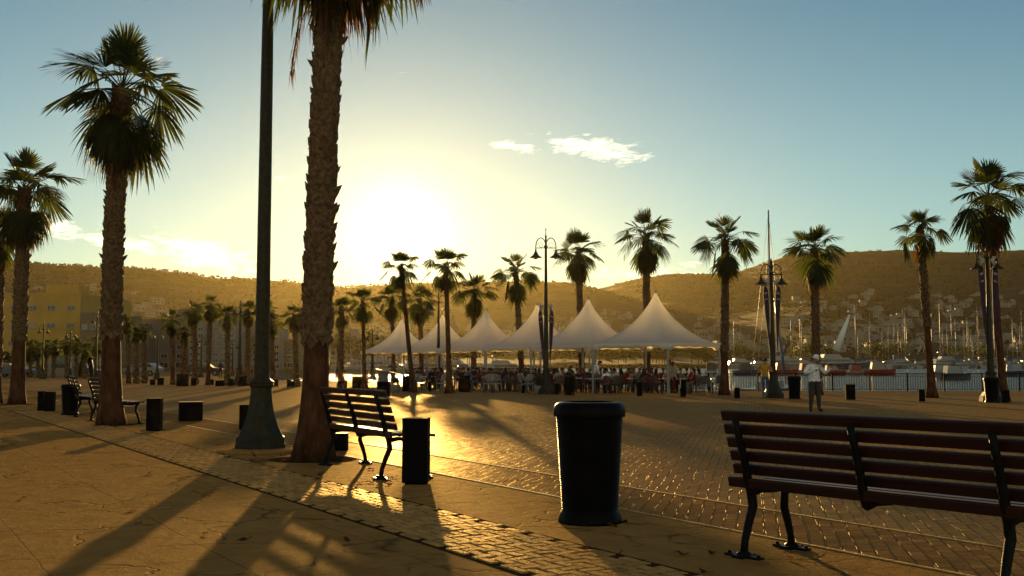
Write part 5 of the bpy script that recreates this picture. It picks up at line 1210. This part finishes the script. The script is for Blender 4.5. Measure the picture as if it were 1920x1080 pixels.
for a in ((1402, 208, 5.9, 'navy', 'darkplastic', 'dark boat with navy hull left of the man in mustard', .2), (1470, 212, 5.9, 'redb', 'redb', 'bright red boat right of the man in mustard', 0), (1515, 216, 5.7, 'gel', 'redb', 'white boat with red cover beside the black bin', .1), (1562, 210, 5.2, 'redb', 'creamb', 'red boat with cream cover right of the violinist', 0), (1606, 214, 4.9, 'creamb', 'redb', 'cream boat with red cover above the bollard', .15),
          (1650, 208, 6.2, 'redb', 'creamb', 'long red boat with cream top left of the slim leaning palm', -.1), (1790, 150, 5.0, 'navy', 'gel', 'low dark boat with pale cover right of the slim leaning palm', .1), (1765, 190, 5, 'gel', 'gel', 'small white boat out on the water near the right marina', 0), (1335, 200, 5.9, 'gel', 'darkplastic', 'pale boat with raised engine seen right of the last tent', 1.2), (1905, 190, 5.5, 'navy', 'gel', 'dark boat by the right edge on the water', .3)): smallboat(*a)
# ------------------------------------------------------------------ parked cars and the arch-like sculpture at far left
def car(px, D, m, lab, rz=0):
    root = empty('parked_car', (XA(px, D), D, 0), rz); b = MB(); prof = [(-2.1, .35), (2.1, .35), (2.12, .62), (1.95, .82), (1.0, .95), (.45, 1.38), (-1.2, 1.42), (-1.85, 1.0), (-2.12, .9)]; b.prism(prof, 'y', -.85, .85); b.build('body', M[m], root, bevel=.06)
    g = MB(); g.prism([(.85, .97), (.42, 1.30), (-1.15, 1.34), (-1.6, 1.0)], 'y', -.86, .86); g.build('side_windows', M['pane'], root)
    for x in (-1.3, 1.3):
        for y in (-.8, .8): w = MB(); w.tube([(x, y-.1, .32), (x, y+.1, .32)], .32, n=14); wo = w.build('wheel', M['iron'], root); q = MB(); q.tube([(x, y-.11, .32), (x, y+.11, .32)], .18, n=10); q.build('rim', M['mast'], wo)
    for y in (-.6, .6): l = MB(); l.box((2.05, y, .68), (.12, .3, .14)); l.build('headlight', M['glass'], root)
    tag(root, lab, 'car', 'cars parked beyond the far left edge of the plaza')
for a in ((12, 104, 'grey', 'dark grey car parked at the left edge before the dark tree', .2), (27, 108, 'gel', 'white car parked half behind the left palm trunk', 0), (150, 112, 'navy', 'dark blue car parked beyond the low grove', .1), (268, 116, 'gel', 'white car parked behind the far palms', 3.0), (384, 118, 'dark', 'dark car parked behind the tallest far palm', .1), (478, 112, 'redb', 'dark red car parked behind the huge lamp post', 0)): car(*a)
def kiosk():
    D = 110; root = empty('kiosk', (XA(111, D), D, 0)); b = MB(); b.box((0, 1, 1.2), (2.6, 2, 2.4)); b.build('wall', M['creamb'], root); r = MB(); r.box((0, .8, 2.5), (3.1, 2.8, .15)); r.build('roof', M['terracotta'], root); o = MB(); o.box((0, -.02, 1.4), (1.6, .06, .9)); o.build('serving_hatch', M['pane'], root); tag(root, 'small pale kiosk in the dim grove at the far left', 'kiosk')
kiosk()
def sculpture():
    D = 100; x = XA(162, D); s = D/F; root = empty('sculpture', (x, D, 0)); b = MB()
    for q in (-1, 1): b.tube([(q*.55, 0, 0), (q*.50, 0, .8), (q*.35, 0, 1.5), (q*.15, 0, 2.0)], [.16, .22, .26, .20], n=10)
    b.tube([(-.55, 0, 1.75), (-.2, 0, 2.05), (.2, 0, 2.05), (.5, 0, 1.8)], [.12, .22, .22, .12], n=10); b.build('bronze_form', M['iron'], root); p_ = MB(); p_.box((0, 0, .05), (1.8, 1.0, .1)); p_.build('plinth', M['concrete'], root); tag(root, 'dark arch shaped sculpture standing on two legs at the far left', 'sculpture')
sculpture()
# ------------------------------------------------------------------ small things on the ground
def litter():
    r = random.Random(77); proto = []
    for s in range(3):
        mb = MB(); n = 7; a = [(math.cos(t)*.045*(1+.3*math.sin(3*t+s)), math.sin(t)*.022, .006+.012*math.cos(t*2+s)) for t in [6.283*i/n for i in range(n)]]
        mb.add(a+[(0, 0, .002)], [(i, (i+1) % n, n) for i in range(n)]); mb.tube([(.04, 0, .008), (.07, .004, .004)], .002, n=3); o = mb.build('fallen_leaf', M['dry'], recalc=False); proto.append(o.data); bpy.data.objects.remove(o)
    for i in range(46):
        c = r.choice([(484, 862, 60, 14), (600, 885, 90, 18), (1110, 985, 80, 12), (300, 950, 260, 60), (1400, 1050, 160, 25), (720, 905, 60, 10)]); p = G(c[0]+r.gauss(0, c[2]*.5), min(1078, c[1]+r.gauss(0, c[3]*.5)))
        o = bpy.data.objects.new('fallen_leaf', r.choice(proto)); COL.objects.link(o); o.location = (p.x, p.y, .012); o.rotation_euler = (r.uniform(-.3, .3), r.uniform(-.3, .3), r.uniform(0, 6.28)); s = r.uniform(.6, 1.3); o.scale = (s, s, s)
        tag(o, 'small dry curled leaf lying on the paving', 'leaf', 'dry leaves scattered on the paving')
litter()
def pit(px, py, rx, ry, seed):
    p = G(px, py); r = random.Random(seed); n = 40; mb = MB(); vs = [(0, 0, .012)]
    for k in range(n): t = 6.283*k/n; q = 1+r.uniform(-.05, .05); vs.append((rx*q*math.cos(t), ry*q*math.sin(t), .010))
    mb.add(vs, [(0, 1+k, 1+(k+1) % n) for k in range(n)]); tag(mb.build('tree_pit', M['dirt'], loc=(p.x, p.y, 0)), kind='structure')
pit(588, 862, .62, .55, 1); pit(208, 797, .55, .5, 2); pit(32, 758, .6, .55, 3)
# ------------------------------------------------------------------ air
def haze():
    mb = MB(); x0, x1, y0, y1, z0, z1 = -3800, 3800, -120, 3700, -4.2, 310
    mb.add([(x0,y0,z0),(x1,y0,z0),(x1,y1,z0),(x0,y1,z0),(x0,y0,z1),(x1,y0,z1),(x1,y1,z1),(x0,y1,z1)], [(0,3,2,1),(4,5,6,7),(0,1,5,4),(1,2,6,5),(2,3,7,6),(3,0,4,7)])
    m = bpy.data.materials.new('evening_haze'); m.use_nodes = True; nt = m.node_tree; nt.nodes.clear()
    v = nt.nodes.new('ShaderNodeVolumePrincipled'); v.inputs['Density'].default_value = HAZE_D; v.inputs['Color'].default_value = (.205, .172, .078, 1); v.inputs['Anisotropy'].default_value = .78
    out = nt.nodes.new('ShaderNodeOutputMaterial'); nt.links.new(v.outputs[0], out.inputs['Volume'])
    tag(mb.build('haze', m), kind='stuff')
HAZE_D = .00007
haze()
